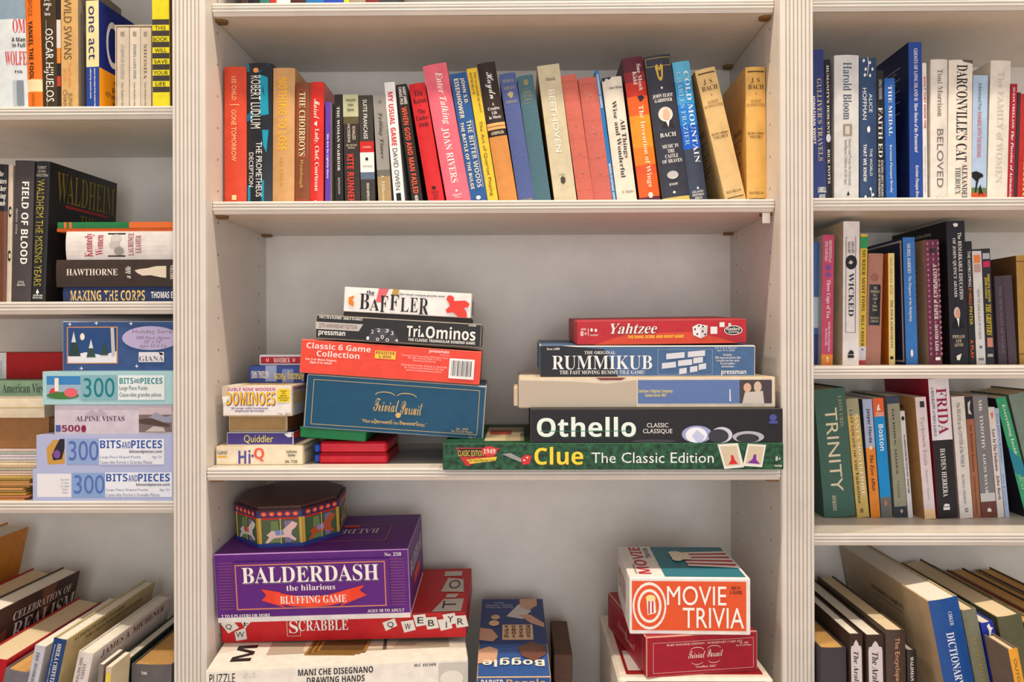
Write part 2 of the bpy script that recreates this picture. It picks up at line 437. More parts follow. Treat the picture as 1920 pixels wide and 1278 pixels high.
book((583, 608, 154, 582, 606), 'glossy red hardcover with white serif lettering and a small white spade', (212, 46, 36),
     [T('Maisel', 'k', WH, .14, .30, .25, .7), ('p', WH, [(.3, .335), (.5, .315), (.5, .36), (.3, .345)]), T('Lady, Chef, Courtesan', 's', WH, .38, .885, .28, .66), ('o', (240, 200, 190), .3, .96, .55, .985)], rough=.2)
book((610, 621, 190.6, 610, 620), 'thin short purple paperback with white lettering', (98, 62, 168), [T('We Are So Lightly Here', 'b', WH, .31, .74, .2, .62)], hard=False, Y=80, side=(196, 186, 150), yaw=-1.8)
book((627, 642, 177, 629, 644), 'slim black paperback with widely spaced white serif capitals', (40, 36, 36), [T('THE WOMAN WARRIOR', 's', WH, .11, .69, .3, .62), T('KINGSTON', 's', (200, 196, 188), .75, .9, .36, .6)], hard=False)
book((643, 671, 177, 646.6, 676), 'dark paperback with a pale photo top and rough red title', (56, 46, 42),
     [A('"A moving portrait\nof modern\nAfghanistan"', 's', (60, 60, 40), .03, .16), T('KHALED', 'n', (226, 214, 190), .29, .41, .58, .78), T('HOSSEINI', 'n', (226, 214, 190), .27, .43, .26, .44), A('NEW YORK TIMES\nBESTSELLER', 'n', (210, 200, 170), .45, .49), T('KITE RUNNER', 'b', (222, 62, 48), .54, .98, .2, .62)], hard=False, zones=[(0, .2, (186, 186, 150)), (.2, .265, (92, 84, 52))])
book((672.5, 698, 178.5, 677, 704), 'charcoal paperback with red, white and blue bands', (62, 58, 52),
     [T('SUITE FRANCAISE', 'n', WH, .04, .40, .3, .58), A('A NOVEL', 'n', WH, .465, .48, .2, .8), ('o', BK, .38, .565, .58, .595), A('VINTAGE', 'n', BK, .64, .655), T('IRENE NEMIROVSKY', 'n', WH, .80, .99, .42, .6)], hard=False, zones=[(.42, .52, (198, 40, 34)), (.52, .70, (236, 232, 226)), (.70, .765, (92, 108, 128))])
book((700, 722, 178, 709, 735), 'grey paperback with faint black script over a beach scene', (150, 146, 138),
     [A('22', 's', (70, 66, 60), .05, .075, .4, .65), T('Telling Times', 'i', (60, 58, 54), .16, .58, .3, .64), T('A. Millerson', 'i', (226, 214, 180), .72, .98, .3, .56)], hard=False, zones=[(.74, 1, (166, 140, 98)), (.68, .74, (110, 106, 98))])
book((720.6, 740, 154, 739, 759), 'slim white paperback with red and black stencil lettering', (236, 234, 230), [T('MY USUAL GAME', 'b', (208, 40, 46), .08, .52, .22, .72), T('DAVID OWEN', 'n', BK, .54, .88, .25, .7), ('r', BK, .25, .905, .7, .97)], hard=False)
book((742, 762, 158, 773, 793), 'leaning black paperback with orange-red block capitals', (44, 36, 32), [T('HARRY JAMES\nCARGAS, PH.D.', 'b', WH, .02, .17, .15, .85), T('WHEN GOD AND MAN FAILED', 'b', (232, 92, 60), .19, .91, .22, .72), T('MACMILLAN', 'b', WH, .925, .995, .3, .6)], hard=False)
book((766, 796, 156.7, 803, 834), 'red hardcover with stacked black serif title, leaning', (206, 40, 44), [A('Elia\nKazan', 's', BK, .06, .165, .12, .92), ('o', BK, .47, .18, .53, .187), A('The\nUnder-\nstudy', 's', BK, .215, .37, .1, .95), ('o', (60, 20, 20), .36, .855, .62, .885), A('STEIN\nAND\nDAY', 's', (60, 20, 20), .90, .965, .3, .75)])
book((791, 838, 121, 838.7, 882.4), 'tall pink hardcover with white italic title, leaning', (232, 108, 124), [T('Enter Talking', 'i', WH, .06, .44, .40, .74), T('JOAN RIVERS', 's', WH, .46, .855, .30, .62), ('o', WH, .44, .905, .54, .922), A('Delacorte\nPress', 's', WH, .935, .965, .3, .68)], rough=.35)
book((842, 874.6, 137, 883.6, 914.6), 'blue paperback with cream slab capitals, leaning', (44, 88, 148), [T('JOHN S.D.', 'b', CR_, .04, .24, .56, .82), T('EISENHOWER', 'b', CR_, .04, .345, .2, .46), T('THE BITTER WOODS', 'b', (206, 204, 190), .365, .88, .52, .8), T('THE BATTLE OF THE BULGE', 'b', CR_, .375, .885, .14, .34), ('r', CR_, .86, .37, .88, .88), ('o', WH, .34, .94, .62, .97), A('DA CAPO', 'b', WH, .98, .998, .25, .8)], hard=False)
book((875, 894, 128, 915, 935), 'slim yellow paperback with dark serif lettering, leaning', (232, 192, 52), [T('THE GUARNERI QUARTET', 's', (70, 56, 30), .03, .33, .56, .78), T('DAVID BLUM', 's', (70, 56, 30), .03, .19, .2, .42), T('The Art of Quartet Playing', 'n', (60, 50, 34), .39, .94, .26, .66)], hard=False)
book((894, 928, 118, 936.4, 971), 'tan cloth hardcover with black jacket top and white script name, leaning', (208, 140, 72), [T('Haydn', 'k', WH, .07, .26, .26, .76), A('A\nCreative\nLife\nin Music', 's', WH, .285, .40, .18, .86), ('r', (232, 176, 110), .0, .43, 1, .45), ('r', (232, 176, 110), 0, .46, 1, .475), A('GEIRINGER', 's', CR_, .49, .512, .16, .86)], zones=[(0, .43, (52, 40, 36)), (.478, .525, (42, 34, 32))], kind='plain')
book((935, 966.8, 138, 972.8, 1003), 'faded blue cloth hardcover with small gilt emblem, leaning', (84, 98, 150), [A('MUSICAL', 's', (170, 160, 130), .045, .07), A('INSTRUMENTS', 's', (170, 160, 130), .10, .125), ('p', (170, 156, 116), [(.3, .16), (.5, .14), (.7, .155), (.62, .185), (.5, .195), (.4, .18)]), A('GEIRINGER', 's', (170, 160, 130), .21, .23), A('OXFORD', 's', (170, 160, 130), .965, .985)], kind='cloth', rough=.8)
book((968, 1000, 142, 1004, 1033), 'worn teal cloth hardcover with rubbed gilt bands, leaning', (78, 112, 124), [('o', (140, 130, 90), .34, .03, .66, .08), ('r', (140, 130, 90), .15, .1, .85, .103), A('BOOK\nOF THE\nYEAR', 's', (146, 136, 96), .12, .2, .2, .8), ('r', (140, 130, 90), .15, .215, .85, .218)], kind='cloth', rough=.85)
book((1008, 1047, 121.5, 1038.5, 1083), 'thick cream paperback with golden edge and white spaced title, leaning', (204, 192, 160), [A('Marek', 's', (90, 80, 60), .09, .115, .3, .74), T('BEETHOVEN', 'n', (244, 240, 226), .18, .63, .36, .62), ('p', (70, 66, 56), [(.4, .82), (.5, .805), (.62, .82), (.6, .85), (.5, .865), (.4, .85)]), A('A DELL', 's', (90, 80, 60), .79, .8, .35, .65)], side=(196, 150, 52), hard=False)
book((1049.4, 1083, 141, 1086, 1112), 'faded pink-red old hardcover, first of a leaning pair', (204, 108, 92), [('o', (176, 120, 96), .45, y, .6, y + .02) for y in (.13, .38, .6, .75)] + [('r', (182, 92, 80), 0, y, 1, y + .002) for y in (.05, .19, .34, .49, .64, .8, .9)], kind='cloth', rough=.8)
book((1084, 1117, 146, 1113.5, 1149), 'faded pink-red old hardcover, second of a leaning pair, next to a thin blue spine', (200, 106, 94), [('o', (176, 120, 96), .45, y, .6, y + .02) for y in (.13, .43, .62, .75)] + [('r', (178, 90, 80), 0, y, 1, y + .002) for y in (.05, .19, .34, .49, .64, .8, .9)], kind='cloth', rough=.8)
book((1115, 1123, 132, 1149, 1156), 'very thin blue booklet with white capitals, leaning', (40, 116, 180), [T('HUMMINGBIRD GARDENS', 'b', WH, .03, .28, .25, .75), T('BROOKLYN BOTANIC GARDEN', 'b', WH, .7, .995, .25, .75)], hard=False)
book((1128, 1164.6, 145, 1157, 1195), 'cream hardcover with torn jacket top and bold black serif title, leaning', (226, 216, 198), [A('James Herriot', 's', (70, 60, 56), .075, .098, .3, .98), T('All Things\nWise and Wonderful', 's', BK, .19, .80, .35, .88), A("St. Martin's", 's', (120, 110, 100), .90, .925, .3, .9), ('p', (40, 44, 74), [(0, 0), (.5, 0), (.36, .02), (.2, .006), (.1, .03), (0, .02)])])
book((1169.5, 1201, 108, 1196, 1242), 'thick sunset-coloured hardcover in maroon, orange and gold with white title', (238, 110, 36), [T('Sue Monk', 's', (236, 220, 214), .05, .235, .64, .84), T('Kidd', 's', (236, 220, 214), .10, .19, .4, .6), ('p', (50, 30, 60), [(.5, .27), (.7, .265), (.85, .28), (.72, .3), (.6, .31)]), T('The Invention of Wings', 's', (246, 226, 200), .335, .895, .44, .72), ('o', (240, 220, 210), .44, .93, .66, .97)],
     side=(76, 30, 40), zones=[(0, .1, (92, 36, 48)), (.1, .17, (140, 42, 48)), (.17, .27, (196, 52, 38)), (.27, .4, (230, 96, 36)), (.4, .62, (242, 146, 40)), (.62, .74, (240, 124, 36)), (.74, .80, (214, 84, 40)), (.80, .96, (236, 92, 34)), (.96, 1, (90, 40, 60))])
GO = (206, 172, 70)
book((1205.5, 1257.6, 104.5, 1244, 1293), 'thick dark slate hardcover with gold ornament and a small white-wigged portrait', (54, 56, 68),
     frame(GO, .04, .018, .96, .075, .01, .003) + [('p', GO, [(.35, .08), (.42, .06), (.5, .09), (.58, .06), (.65, .08), (.6, .15), (.54, .175), (.46, .175), (.4, .15)]), ('p', (54, 56, 68), [(.44, .09), (.5, .11), (.56, .09), (.54, .15), (.46, .15)]), ('p', WH, [(.5, .215), (.54, .225), (.5, .235), (.46, .225)]), A('JOHN ELIOT\nGARDINER', 's', WH, .265, .32, .12, .88), ('o', (220, 212, 196), .24, .355, .78, .455), ('o', (226, 178, 146), .42, .37, .66, .445), ('p', (40, 36, 40), [(.3, .49), (.45, .455), (.7, .455), (.8, .49)]), ('p', WH, [(.48, .45), (.62, .45), (.55, .495)]), A('BACH', 's', WH, .53, .558, .2, .8), A('MUSIC IN\nTHE\nCASTLE\nOF HEAVEN', 's', WH, .61, .735, .16, .9), ('o', (190, 188, 184), .26, .79, .68, .845), A('KNOPF', 's', WH, .872, .888, .3, .62), ('p', WH, [(.44, .925), (.5, .935), (.44, .945), (.38, .935)])], zones=[(.966, 1, (206, 184, 96))], bulge=4.5, side=(150, 120, 80))
book((1260, 1292, 116, 1294, 1327), 'blue-topped hardcover fading to slate with large white serif capitals, leaning', (58, 66, 84), [T('COLD MOUNTAIN', 's', (226, 234, 240), .07, .72, .56, .86), T('CHARLES FRAZIER', 's', (150, 196, 224), .07, .59, .14, .40), ('p', WH, [(.45, .905), (.52, .885), (.59, .905)]), A('ATLANTIC\nMONTHLY\nPRESS', 's', WH, .915, .975, .15, .85)], zones=[(0, .14, (92, 178, 214)), (.14, .3, (58, 150, 206)), (.3, .45, (36, 124, 204)), (.45, .62, (24, 92, 196))])
BN = (90, 66, 36)
def bach(q, lab, vol, yaw=0, **k):
    book(q, lab, (222, 186, 126) if vol == 'VOLUME II' else (222, 172, 92), [('r', BN, .1, .03, .94, .04), A('J. S.\nBACH', 's', BN, .08, .165, .12, .9), ('o', BN, .47, .195, .53, .203), A('ALBERT\nSCHWEITZER', 's', (150, 116, 66), .24, .29, .04, .98), A('In two volumes\n' + vol, 's', BN, .475, .525, .08, .9), A('MACMILLAN', 's', BN, .915, .935, .1, .85), ('r', BN, .1, .965, .9, .972)], sides=[('L', [A('THE LIFE', 's', BN, .42, .45, .5, .8)] + [('r', (130, 104, 70), .3, .5 + k_ * .03, .8 - .1 * (k_ % 3), .506 + k_ * .03) for k_ in range(9)])], yaw=yaw, **k)
bach((1302.5, 1340, 129, 1360, 1401), 'tan two-volume hardcover with worn jacket top, leaning hard', 'VOLUME II')
bach((1396, 1436, 126, 1402, 1436), 'golden tan two-volume hardcover standing upright against the bookcase side panel', 'VOLUME I')
# row standing on the shelf above; only their feet show under the frame edge
ROW['C0'] = dict(yb=2, Y=75, zs=ZA, group='books whose feet show on the top shelf')
CUR = 'C0'
xs = 452
for i, (wd_, c_, lab) in enumerate(((14, (70, 50, 50), 'dark maroon'), (20, (36, 36, 40), 'black'), (18, (60, 120, 110), 'sea green'), (12, (190, 60, 50), 'red'), (26, (226, 222, 214), 'white'), (28, (70, 40, 36), 'chestnut brown'), (34, (40, 110, 170), 'sky blue'), (36, (40, 70, 170), 'royal blue'), (10, (190, 200, 40), 'lime'), (30, (150, 140, 120), 'khaki'), (26, (120, 40, 50), 'wine red'), (22, (60, 60, 70), 'slate grey'))):
    book((xs, xs + wd_, -225 + 14 * (i % 4), xs, xs + wd_), lab + ' book standing on the highest shelf, only its foot showing', c_)
    xs += wd_ + .6

# ------------------------------------------------------------------ left bay, upper row
ROW['L1'] = dict(yb=194, Y=70, zs=ZL1, group='books in the upper row of the bay with the jigsaw puzzles')
CUR = 'L1'
RD = (200, 40, 48)
book((-22, 43, -78, -14, 54), 'wide pale blue-white book with red capitals and tower drawings', (206, 212, 214), [A('OM', 's', RD, .40, .49, .66, .99), A('A Man\nin Full', 'b', BK, .52, .585, .62, .98), A('WOLFE', 's', RD, .61, .70, .42, 1), A('FSG', 'b', BK, .735, .752, .68, .88), ('r', (120, 130, 140), .72, .80, .9, .965), ('r', (170, 180, 186), .62, .8, .7, .965), ('r', (120, 140, 160), 0, 0, 1, .1)], zones=[(0, .4, (130, 152, 168))])
book((44, 75.6, -60, 55, 79), 'orange hardcover with black capitals and a cream band', (226, 112, 30), [T('ELLENTUCK', 'n', (120, 60, 20), .18, .34, .2, .5), T('YANKEL THE FOOL', 'b', BK, .37, .775, .18, .5), T('DOUBLEDAY', 'n', (150, 80, 30), .87, .985, .3, .5)], zones=[(.775, .86, (238, 208, 160))], side=(196, 62, 24))
book((75.6, 104, -58, 81, 107), 'dark brown hardcover with tall outlined white capitals', (62, 48, 28), [A('play\nsongs\nof\nlove', 's', WH, .2, .33, .2, .75), T('OSCAR HIJUELOS', 'n', WH, .42, .93, .14, .82), ('r', (210, 200, 180), .36, .36, .38, 1)])
book((105, 114, -30, 107, 115.4), 'thin black paperback with white and orange picture patches', (40, 34, 34), [('r', (214, 206, 196), .05, .28, .95, .5), ('r', (222, 130, 50), .1, .5, .9, .62), ('r', (190, 60, 40), .1, .72, .9, .8)], hard=False)
book((114, 146, -50, 115.4, 147), 'tan paperback with thin tall lettering and a floral edge', (204, 164, 104), [T('WILD SWANS', 'n', (110, 84, 50), .18, .62, .16, .62), T('Three Daughters\nof China', 'n', (222, 140, 70), .64, .82, .12, .62), T('JUNG\nCHANG', 'n', (120, 96, 60), .84, 1, .1, .66)], hard=False, side=(150, 136, 120))
book((160, 186, 1, 162, 186.6), 'cream and royal blue paperback with lowercase navy title, its blue and orange cover showing', (36, 68, 150), [T('one act', 'n', (28, 40, 110), .05, .53, .2, .72), T('eleven short plays of the modern theatre', 'b', WH, .61, .99, .58, .74), T('edited by samuel moon', 'b', WH, .61, .88, .26, .42)], hard=False, zones=[(0, .595, (236, 216, 156))], side=(30, 44, 128), dp=190, yaw=-6,
     sides=[('R', [('r', (240, 160, 30), 0, .6, 1, 1), A('OTTE', 'n', WH, .12, .55, .12, .9), A('eleven\nplays of\nthe modern\ntheatre', 'n', (90, 60, 40), .64, .9, .1, .7)])])
# slipcase with three books
pa_, pz_ = at(216, 47, 72), at(287, 47, 72)
sw, shh = pz_.x - pa_.x, pa_.z - ZL1
t = thing('slipcase', 'cream card slipcase holding three slim books', 'slipcase', None, Matrix.Translation(W((pa_.x, 72, ZL1))))
CARD = mat((214, 196, 172), .6)
for nm_, b_ in (('side', (0, 1.6, 0, 150, 0, shh)), ('side', (sw - 1.6, sw, 0, 150, 0, shh)), ('top', (1.6, sw - 1.6, 0, 150, shh - 1.6, shh)), ('bottom', (1.6, sw - 1.6, 0, 150, 0, 1.6)), ('back', (1.6, sw - 1.6, 148.4, 150, 1.6, shh - 1.6))):
    mb = MB(); mb.box(*b_, CARD); mb.build('case_' + nm_, t)
CUR = 'L1'
for (x0, x1, tt, c_, ad) in ((219.5, 242, 'A CROWN OF FEATHERS', (206, 192, 172), 'grey'), (243.5, 263, 'ENEMIES, A LOVE STORY', (216, 204, 184), 'blue'), (264, 283, 'SHOSHA', (204, 190, 168), 'brown')):
    book((x0, x1, 51.5, x0, x1), 'slim cream paperback in the slipcase with ' + ad + ' lettering', c_, [T(tt, 's', {'grey': (150, 150, 150), 'blue': (70, 110, 140), 'brown': (120, 100, 80)}[ad], .2, .62, .3, .6), T('Isaac Bashevis Singer', 's', (120, 110, 100), .66, .99, .32, .56), ('r', (150, 140, 126), .3, .05, .6, .1)], hard=False, Y=70, dp=140, zs=ZL1 + 1.6)
book((284.5, 316.6, -30, 287, 318), 'bright yellow book with black stripes and one-word lines down its spine', (226, 212, 40), [A(tt, 'n', BK, .33 + .0885 * k, .362 + .0885 * k, (.16, .05, .14, .1, .06, .18)[k], (.8, .92, .84, .9, .92, .78)[k]) for k, tt in enumerate(('THIS', 'BOOK', 'WILL', 'SAVE', 'YOUR', 'LIFE'))], zones=[(.278 + .0885 * k, .322 + .0885 * k, (64, 58, 54)) for k in range(7)], hard=False, Y=66)
book((318, 334, -40, 319, 335), 'dark book tucked between the black-striped yellow spine and the stile', (60, 44, 44), Y=70)

# ------------------------------------------------------------------ left bay, second row
ROW['L2'] = dict(yb=564, Y=66, zs=ZL2, group='books in the second row of the bay with the jigsaw puzzles')
CUR = 'L2'
book((-26, 14.5, 308, -28, 11.5), 'glossy book black above and chestnut brown below with white italics', (104, 60, 36), [A('the\nsisters\nof her\nliving\nlamb', 'i', WH, .05, .30, .5, .98)], zones=[(0, .34, (28, 28, 36))], rough=.15)
book((16, 25, 309.5, 12.5, 20.5), 'thin cream hardcover with two black scroll ornaments', (206, 190, 170), [('o', BK, .2, .3, .9, .38), ('o', (206, 190, 170), .4, .32, .9, .36), ('o', BK, .2, .62, .9, .7), ('o', (206, 190, 170), .4, .64, .9, .68)])
book((28, 66, 301, 23, 57), 'dark grey hardcover with wide-spaced bold white capitals', (72, 66, 66), [T('FIELD OF BLOOD', 'b', WH, .15, .73, .42, .78), T('denise mina', 'n', (190, 186, 180), .34, .52, .12, .26), A('LITTLE,\nBROWN', 'n', WH, .85, .885, .3, .7)], bulge=2)
book((67, 95, 302.5, 57, 86.4), 'black hardcover with olive-gold tall capitals, its front cover showing', (34, 32, 34), [A('ROBERT\nEDWIN\nHERZSTEIN', 'n', (206, 200, 180), .035, .11, .1, .9), T('WALDHEIM THE MISSING YEARS', 'n', (176, 160, 60), .13, .885, .2, .72), ('p', WH, [(.4, .93), (.5, .905), (.62, .93), (.5, .945)]), A('ARBOR\nHOUSE', 's', WH, .945, .975, .15, .85)], rough=.2, yaw=-6, dp=215, side=(30, 28, 28),
     sides=[('R', [A('WALDHEIM', 's', (132, 112, 44), .05, .27, .1, .96), ('r', (170, 44, 48), .22, .28, .86, .3), A('THE\nMISSING\nYEARS', 's', (132, 112, 44), .33, .6, .3, .8)])])
def flat(label, xl, xr, ytop, zb, Y, cov, front=(), dp=170, hard=True, name='hardcover_book', pg=None, yaw=0, group=None, bul=2.0, rough=.4):
    """a book lying flat with its spine to the room; returns the z of its top"""
    p = at(xl, ytop, Y); q = at(xr, ytop, Y); h = p.z - zb; wd = q.x - p.x
    root = thing(name, label, 'book', group, Matrix.Translation(W((p.x, Y, zb))) @ Matrix.Rotation(math.radians(yaw), 4, 'Z'))
    mb = MB(); m = mat(cov, rough); t = min(2.6, h * .25) if hard else .7
    n = 6
    arc = [(-bul * (1 - (2 * i / n - 1) ** 2), h * i / n) for i in range(n + 1)]
    for i in range(n): mb.face([(0, *arc[i]), (wd, *arc[i]), (wd, *arc[i + 1]), (0, *arc[i + 1])], m)
    for x in (0, wd): mb.face([(x, *a_) for a_ in arc] if x else [(x, *a_) for a_ in arc][::-1], m)
    mb.box(0, wd, 0, dp, 0, t, m); mb.box(0, wd, 0, dp, h - t, h, m); mb.box(0, wd, 0, t, t, h - t, m)
    mb.build('cover', root)
    ov = 3 if hard else .4
    pb = MB(); pb.box(ov, wd - ov, t, dp - ov, t, h - t, pg or PAGE); pb.build('page_block', root)
    if front: add_print(root, lambda u, v, off: (u * wd, -bul * (1 - (2 * v - 1) ** 2) - off, h * (1 - v)), list(front))
    return p.z
g = 'books lying flat beside the upright ones'
z = flat('navy book lying flat at the bottom of the pile with gold capitals', 119, 352, 538, ZL2, 60, (44, 58, 96), [A('MAKING THE CORPS', 'b', (226, 190, 110), .22, .9, .06, .66), A('THOMAS E. RICKS', 'b', WH, .32, .75, .71, 1)], hard=False, name='paperback_book', group=g)
z = flat('dark brown book lying flat with a small white statue on its spine', 106, 352, 487, z, 56, (62, 50, 44), [A('HAWTHORNE', 's', (232, 222, 206), .34, .58, .08, .47), ('t', 'a life', 'i', WH, .53, .25, .57, .7, 'u'), ('p', (220, 208, 184), [(.60, .4), (.63, .36), (.70, .32), (.76, .25), (.84, .24), (.84, .68), (.80, .66), (.72, .58), (.66, .6), (.62, .5)]), ('t', 'BRENDA\nWINEAPPLE', 's', WH, .87, .1, .92, .85, 'u')], group=g)
z = flat('thick white book lying flat with red lettering and a small engraved picture', 125, 352, 434, z, 58, (226, 220, 214), [('t', 'Kennedy\nWomen', 's', (176, 30, 60), .155, .06, .31, .9, 'u'), ('r', (60, 56, 54), .345, .06, .49, .9), ('o', (200, 196, 190), .37, .1, .46, .4), ('o', (190, 184, 178), .36, .35, .45, .6), ('o', (150, 146, 140), .40, .55, .48, .85), ('t', 'LAURENCE\nLEAMER', 's', (150, 30, 60), .515, .06, .62, .86, 'u')], group=g, bul=3.5)
z2 = flat('orange card folder lying on top of the flat pile', 107, 352, 428, z, 60, (226, 104, 44), [], dp=150, hard=False, name='card_folder', group=g, bul=.2)
flat('thin green and orange booklet on top of the orange folder', 108, 352, 416.5, z2, 58, (40, 120, 70), [('r', (222, 110, 50), .55, 0, 1, 1), ('r', (222, 110, 50), .05, 0, .07, 1), ('r', (222, 110, 50), .09, 0, .11, 1)], dp=150, hard=False, name='booklet', group=g, bul=.3)

# ------------------------------------------------------------------ left bay, third row: jigsaw boxes and old papers
g = 'jigsaw puzzle boxes in a stack'
def bits(lab, xl, yt, zb, base, panel, tone, kind):
    fr = [('r', base, 0, 0, 1, 1)]
    if kind == 'teal':
        fr += [('r', (150, 180, 200), .03, .14, .28, .84), ('r', (60, 130, 190), .03, .14, .28, .4), ('o', (210, 60, 70), .05, .5, .12, .8), ('o', (70, 120, 60), .03, .62, .27, .84), ('o', (222, 100, 110), .16, .5, .26, .78), ('r', (236, 226, 214), .09, .2, .12, .6), ('r', panel, .285, .12, .555, .86), A('300', 'n', (30, 120, 130), .2, .78, .305, .535), ('r', (224, 232, 232), .56, .12, .905, .86), A('BITS', 'b', (40, 130, 140), .2, .38, .572, .675), A('AND', 'b', (60, 110, 120), .22, .36, .68, .722), A('PIECES', 'b', (40, 130, 140), .2, .38, .727, .89), A('Large Piece Puzzle', 'n', (60, 100, 100), .44, .6, .572, .78), A('Casse-tête grandes pièces', 'n', (60, 100, 100), .64, .8, .572, .88)]
    else:
        if kind == 'cat': fr += [('p', (196, 150, 70), [(.07, .4), (.12, .14), (.18, .16), (.2, .5), (.2, .86), (.08, .88)]), ('p', (44, 36, 52), [(.11, .6), (.13, .4), (.165, .12), (.2, .12), (.2, .4), (.18, .72), (.12, .76)]), ('o', (120, 80, 150), .12, .45, .17, .7), ('r', panel, .215, .12, .45, .88), A('300', 'n', tone, .18, .76, .23, .44)]
        else: fr += [('r', (226, 226, 230), .03, .16, .265, .88), ('t', 'Scan Here\nTo Shop\nOur Jigsaw\nPuzzles\nOnline', 'n', (150, 150, 160), .19, .3, .255, .78), ('r', panel, .27, .14, .51, .9), A('300', 'n', tone, .2, .78, .285, .495)]
        o = 0 if kind == 'cat' else .055
        fr += [('r', (226, 230, 238), .445 + o, .12, .905 + o, .88), A('BITS', 'b', (54, 84, 160), .16, .40, .452 + o, .60 + o), A('AND', 'b', (90, 110, 170), .2, .4, .605 + o, .668 + o), A('PIECES', 'b', (54, 84, 160), .16, .40, .672 + o, .89 + o), A('bitsandpieces.com', 'b', (60, 60, 80), .45, .56, .66 + o, .89 + o), A('Large Piece Shaped Puzzle', 'n', (110, 120, 150), .62, .71, .452 + o, .74 + o), A('Casse-tête Formé à Grandes Pièces', 'n', (110, 120, 150), .76, .86, .452 + o, .82 + o), A('Age 13+', 'n', (110, 120, 150), .62, .71, .82 + o, .89 + o)]
    return gamebox('jigsaw_box', lab, xl, 333, 34, zb, yt, 100 if kind == 'teal' else 200, base, front=fr, cat='puzzle box', group=g, edge=(210, 214, 226))
_, z = bits('lavender-blue jigsaw box at the foot of the stack with a white panel', 61, 878, ZL3, (172, 182, 216), (130, 160, 206), (80, 110, 176), 'code')
_, z = bits('lavender-blue jigsaw box with a black cat picture on its side', 68, 815, z, (174, 180, 216), (140, 164, 208), (84, 106, 172), 'cat')
_, z = gamebox('jigsaw_box', 'pale lilac jigsaw box with a mountain landscape picture', 101, 329, 36, z, 758, 190, (204, 194, 206), cat='puzzle box', group=g, edge=(226, 220, 226),
    front=[A('ALPINE VISTAS', 's', (80, 60, 74), .38, .55, .18, .58), ('p', (180, 168, 180), [(.25, .34), (.31, .18), (.35, .28), (.38, .14), (.44, .34)]), ('r', (70, 90, 150), .015, .68, .055, .9), A('500', 'b', (130, 30, 70), .68, .9, .065, .215), ('o', (140, 30, 70), .225, .68, .265, .92), ('r', (120, 104, 104), .70, .08, .97, .92), ('r', (196, 180, 186), .70, .08, .97, .34), ('p', (150, 150, 170), [(.76, .5), (.84, .26), (.92, .42), (.97, .36), (.97, .6), (.76, .6)]), ('p', (84, 66, 60), [(.70, .5), (.8, .45), (.95, .66), (.95, .75), (.70, .62)]), ('p', (196, 186, 180), [(.75, .9), (.82, .72), (.9, .76), (.92, .9)])])
_, z = bits('pale teal jigsaw box with a lighthouse garden picture', 80, 696, z, (164, 204, 208), (130, 176, 186), (30, 120, 130), 'teal')
fr = [('r', (196, 140, 90), .04, .11, .48, .85), ('r', (40, 72, 124), .05, .13, .47, .83), ('p', (222, 224, 230), [(.05, .83), (.05, .7), (.2, .62), (.35, .68), (.47, .6), (.47, .83)]), ('p', (44, 66, 62), [(.06, .7), (.1, .2), (.16, .7)]), ('p', (206, 214, 220), [(.08, .42), (.1, .2), (.12, .42)]), ('o', (232, 226, 200), .155, .24, .195, .38), ('p', (52, 76, 70), [(.21, .72), (.25, .36), (.29, .72)]), ('p', (206, 214, 220), [(.23, .54), (.25, .36), (.27, .54)]), ('p', (50, 74, 66), [(.33, .68), (.365, .4), (.4, .68)]), ('p', (190, 186, 184), [(.42, .13), (.45, .13), (.46, .66), (.43, .7)]), ('o', (178, 168, 204), .52, .1, 1.02, .58), A('Holiday Series', 'n', (130, 110, 120), .17, .27, .61, .98), A('500 Piece Jigsaw\n18" x 14"\nAges 12 & Up', 'i', (140, 120, 130), .3, .54, .64, .94), ('r', (222, 220, 226), .665, .62, .885, .82), A('GIANA', 's', (90, 90, 110), .70, .8, .67, .88), ('p', BK, [(.84, .62), (.87, .64), (.88, .68), (.85, .68)])]
for sx, sy in ((.07, .06), (.3, .04), (.6, .05), (.17, .94), (.65, .9)): fr.append(('p', (214, 220, 232), [(sx - .02, sy), (sx - .004, sy - .012), (sx, sy - .05), (sx + .004, sy - .012), (sx + .02, sy), (sx + .004, sy + .012), (sx, sy + .05), (sx - .004, sy + .012)]))
gamebox('jigsaw_box', 'dark blue holiday jigsaw box with a snowy night picture and lilac oval', 117, 333, 34, z, 602, 150, (56, 84, 134), front=fr, cat='puzzle box', group=g, yaw=2, edge=(170, 180, 200))
# left neighbours of the jigsaw stack
g = 'old books and papers piled beside the jigsaw boxes'
z = ZL3
PP = [(48, 915, (190, 140, 76), 'golden-brown loose paper bundle at the foot of the paper pile', 40), (60, 893, (200, 156, 96), 'bundle of yellowed loose papers with curled edges', 46), (70, 868, (226, 206, 176), 'stack of cream papers with frayed ends', 52), (64, 842, (206, 200, 196), 'pale grey sheaf of papers', 60)]
for xr, yt, c_, lab, Y in PP:
    p = at(-60, yt, Y); q = at(xr, yt, Y)
    root = thing('paper_bundle', lab, 'papers', g, Matrix.Translation(W((p.x, Y, z))))
    n = 5; hh = (p.z - z) / n
    for k in range(n):
        mb = MB(); e = random.uniform(-9, 9); mb.box(0, q.x - p.x + e, random.uniform(0, 8), 170, k * hh, (k + .86) * hh, mat(tuple(max(0, min(255, v + random.randint(-16, 14))) for v in c_), .85, 'pages'), .6)
        mb.build('sheet_pack', root)
    z = p.z
z = flat('thick old brown book lying flat with darkened page edges', -60, 92, 782, z, 75, (150, 106, 62), [], group=g, bul=.5, pg=PAGEO)
z = flat('cream curled paperback lying flat', -60, 84, 742, z, 64, (222, 208, 178), [('r', (200, 176, 130), 0, .5, 1, .56)], hard=False, name='paperback_book', group=g)
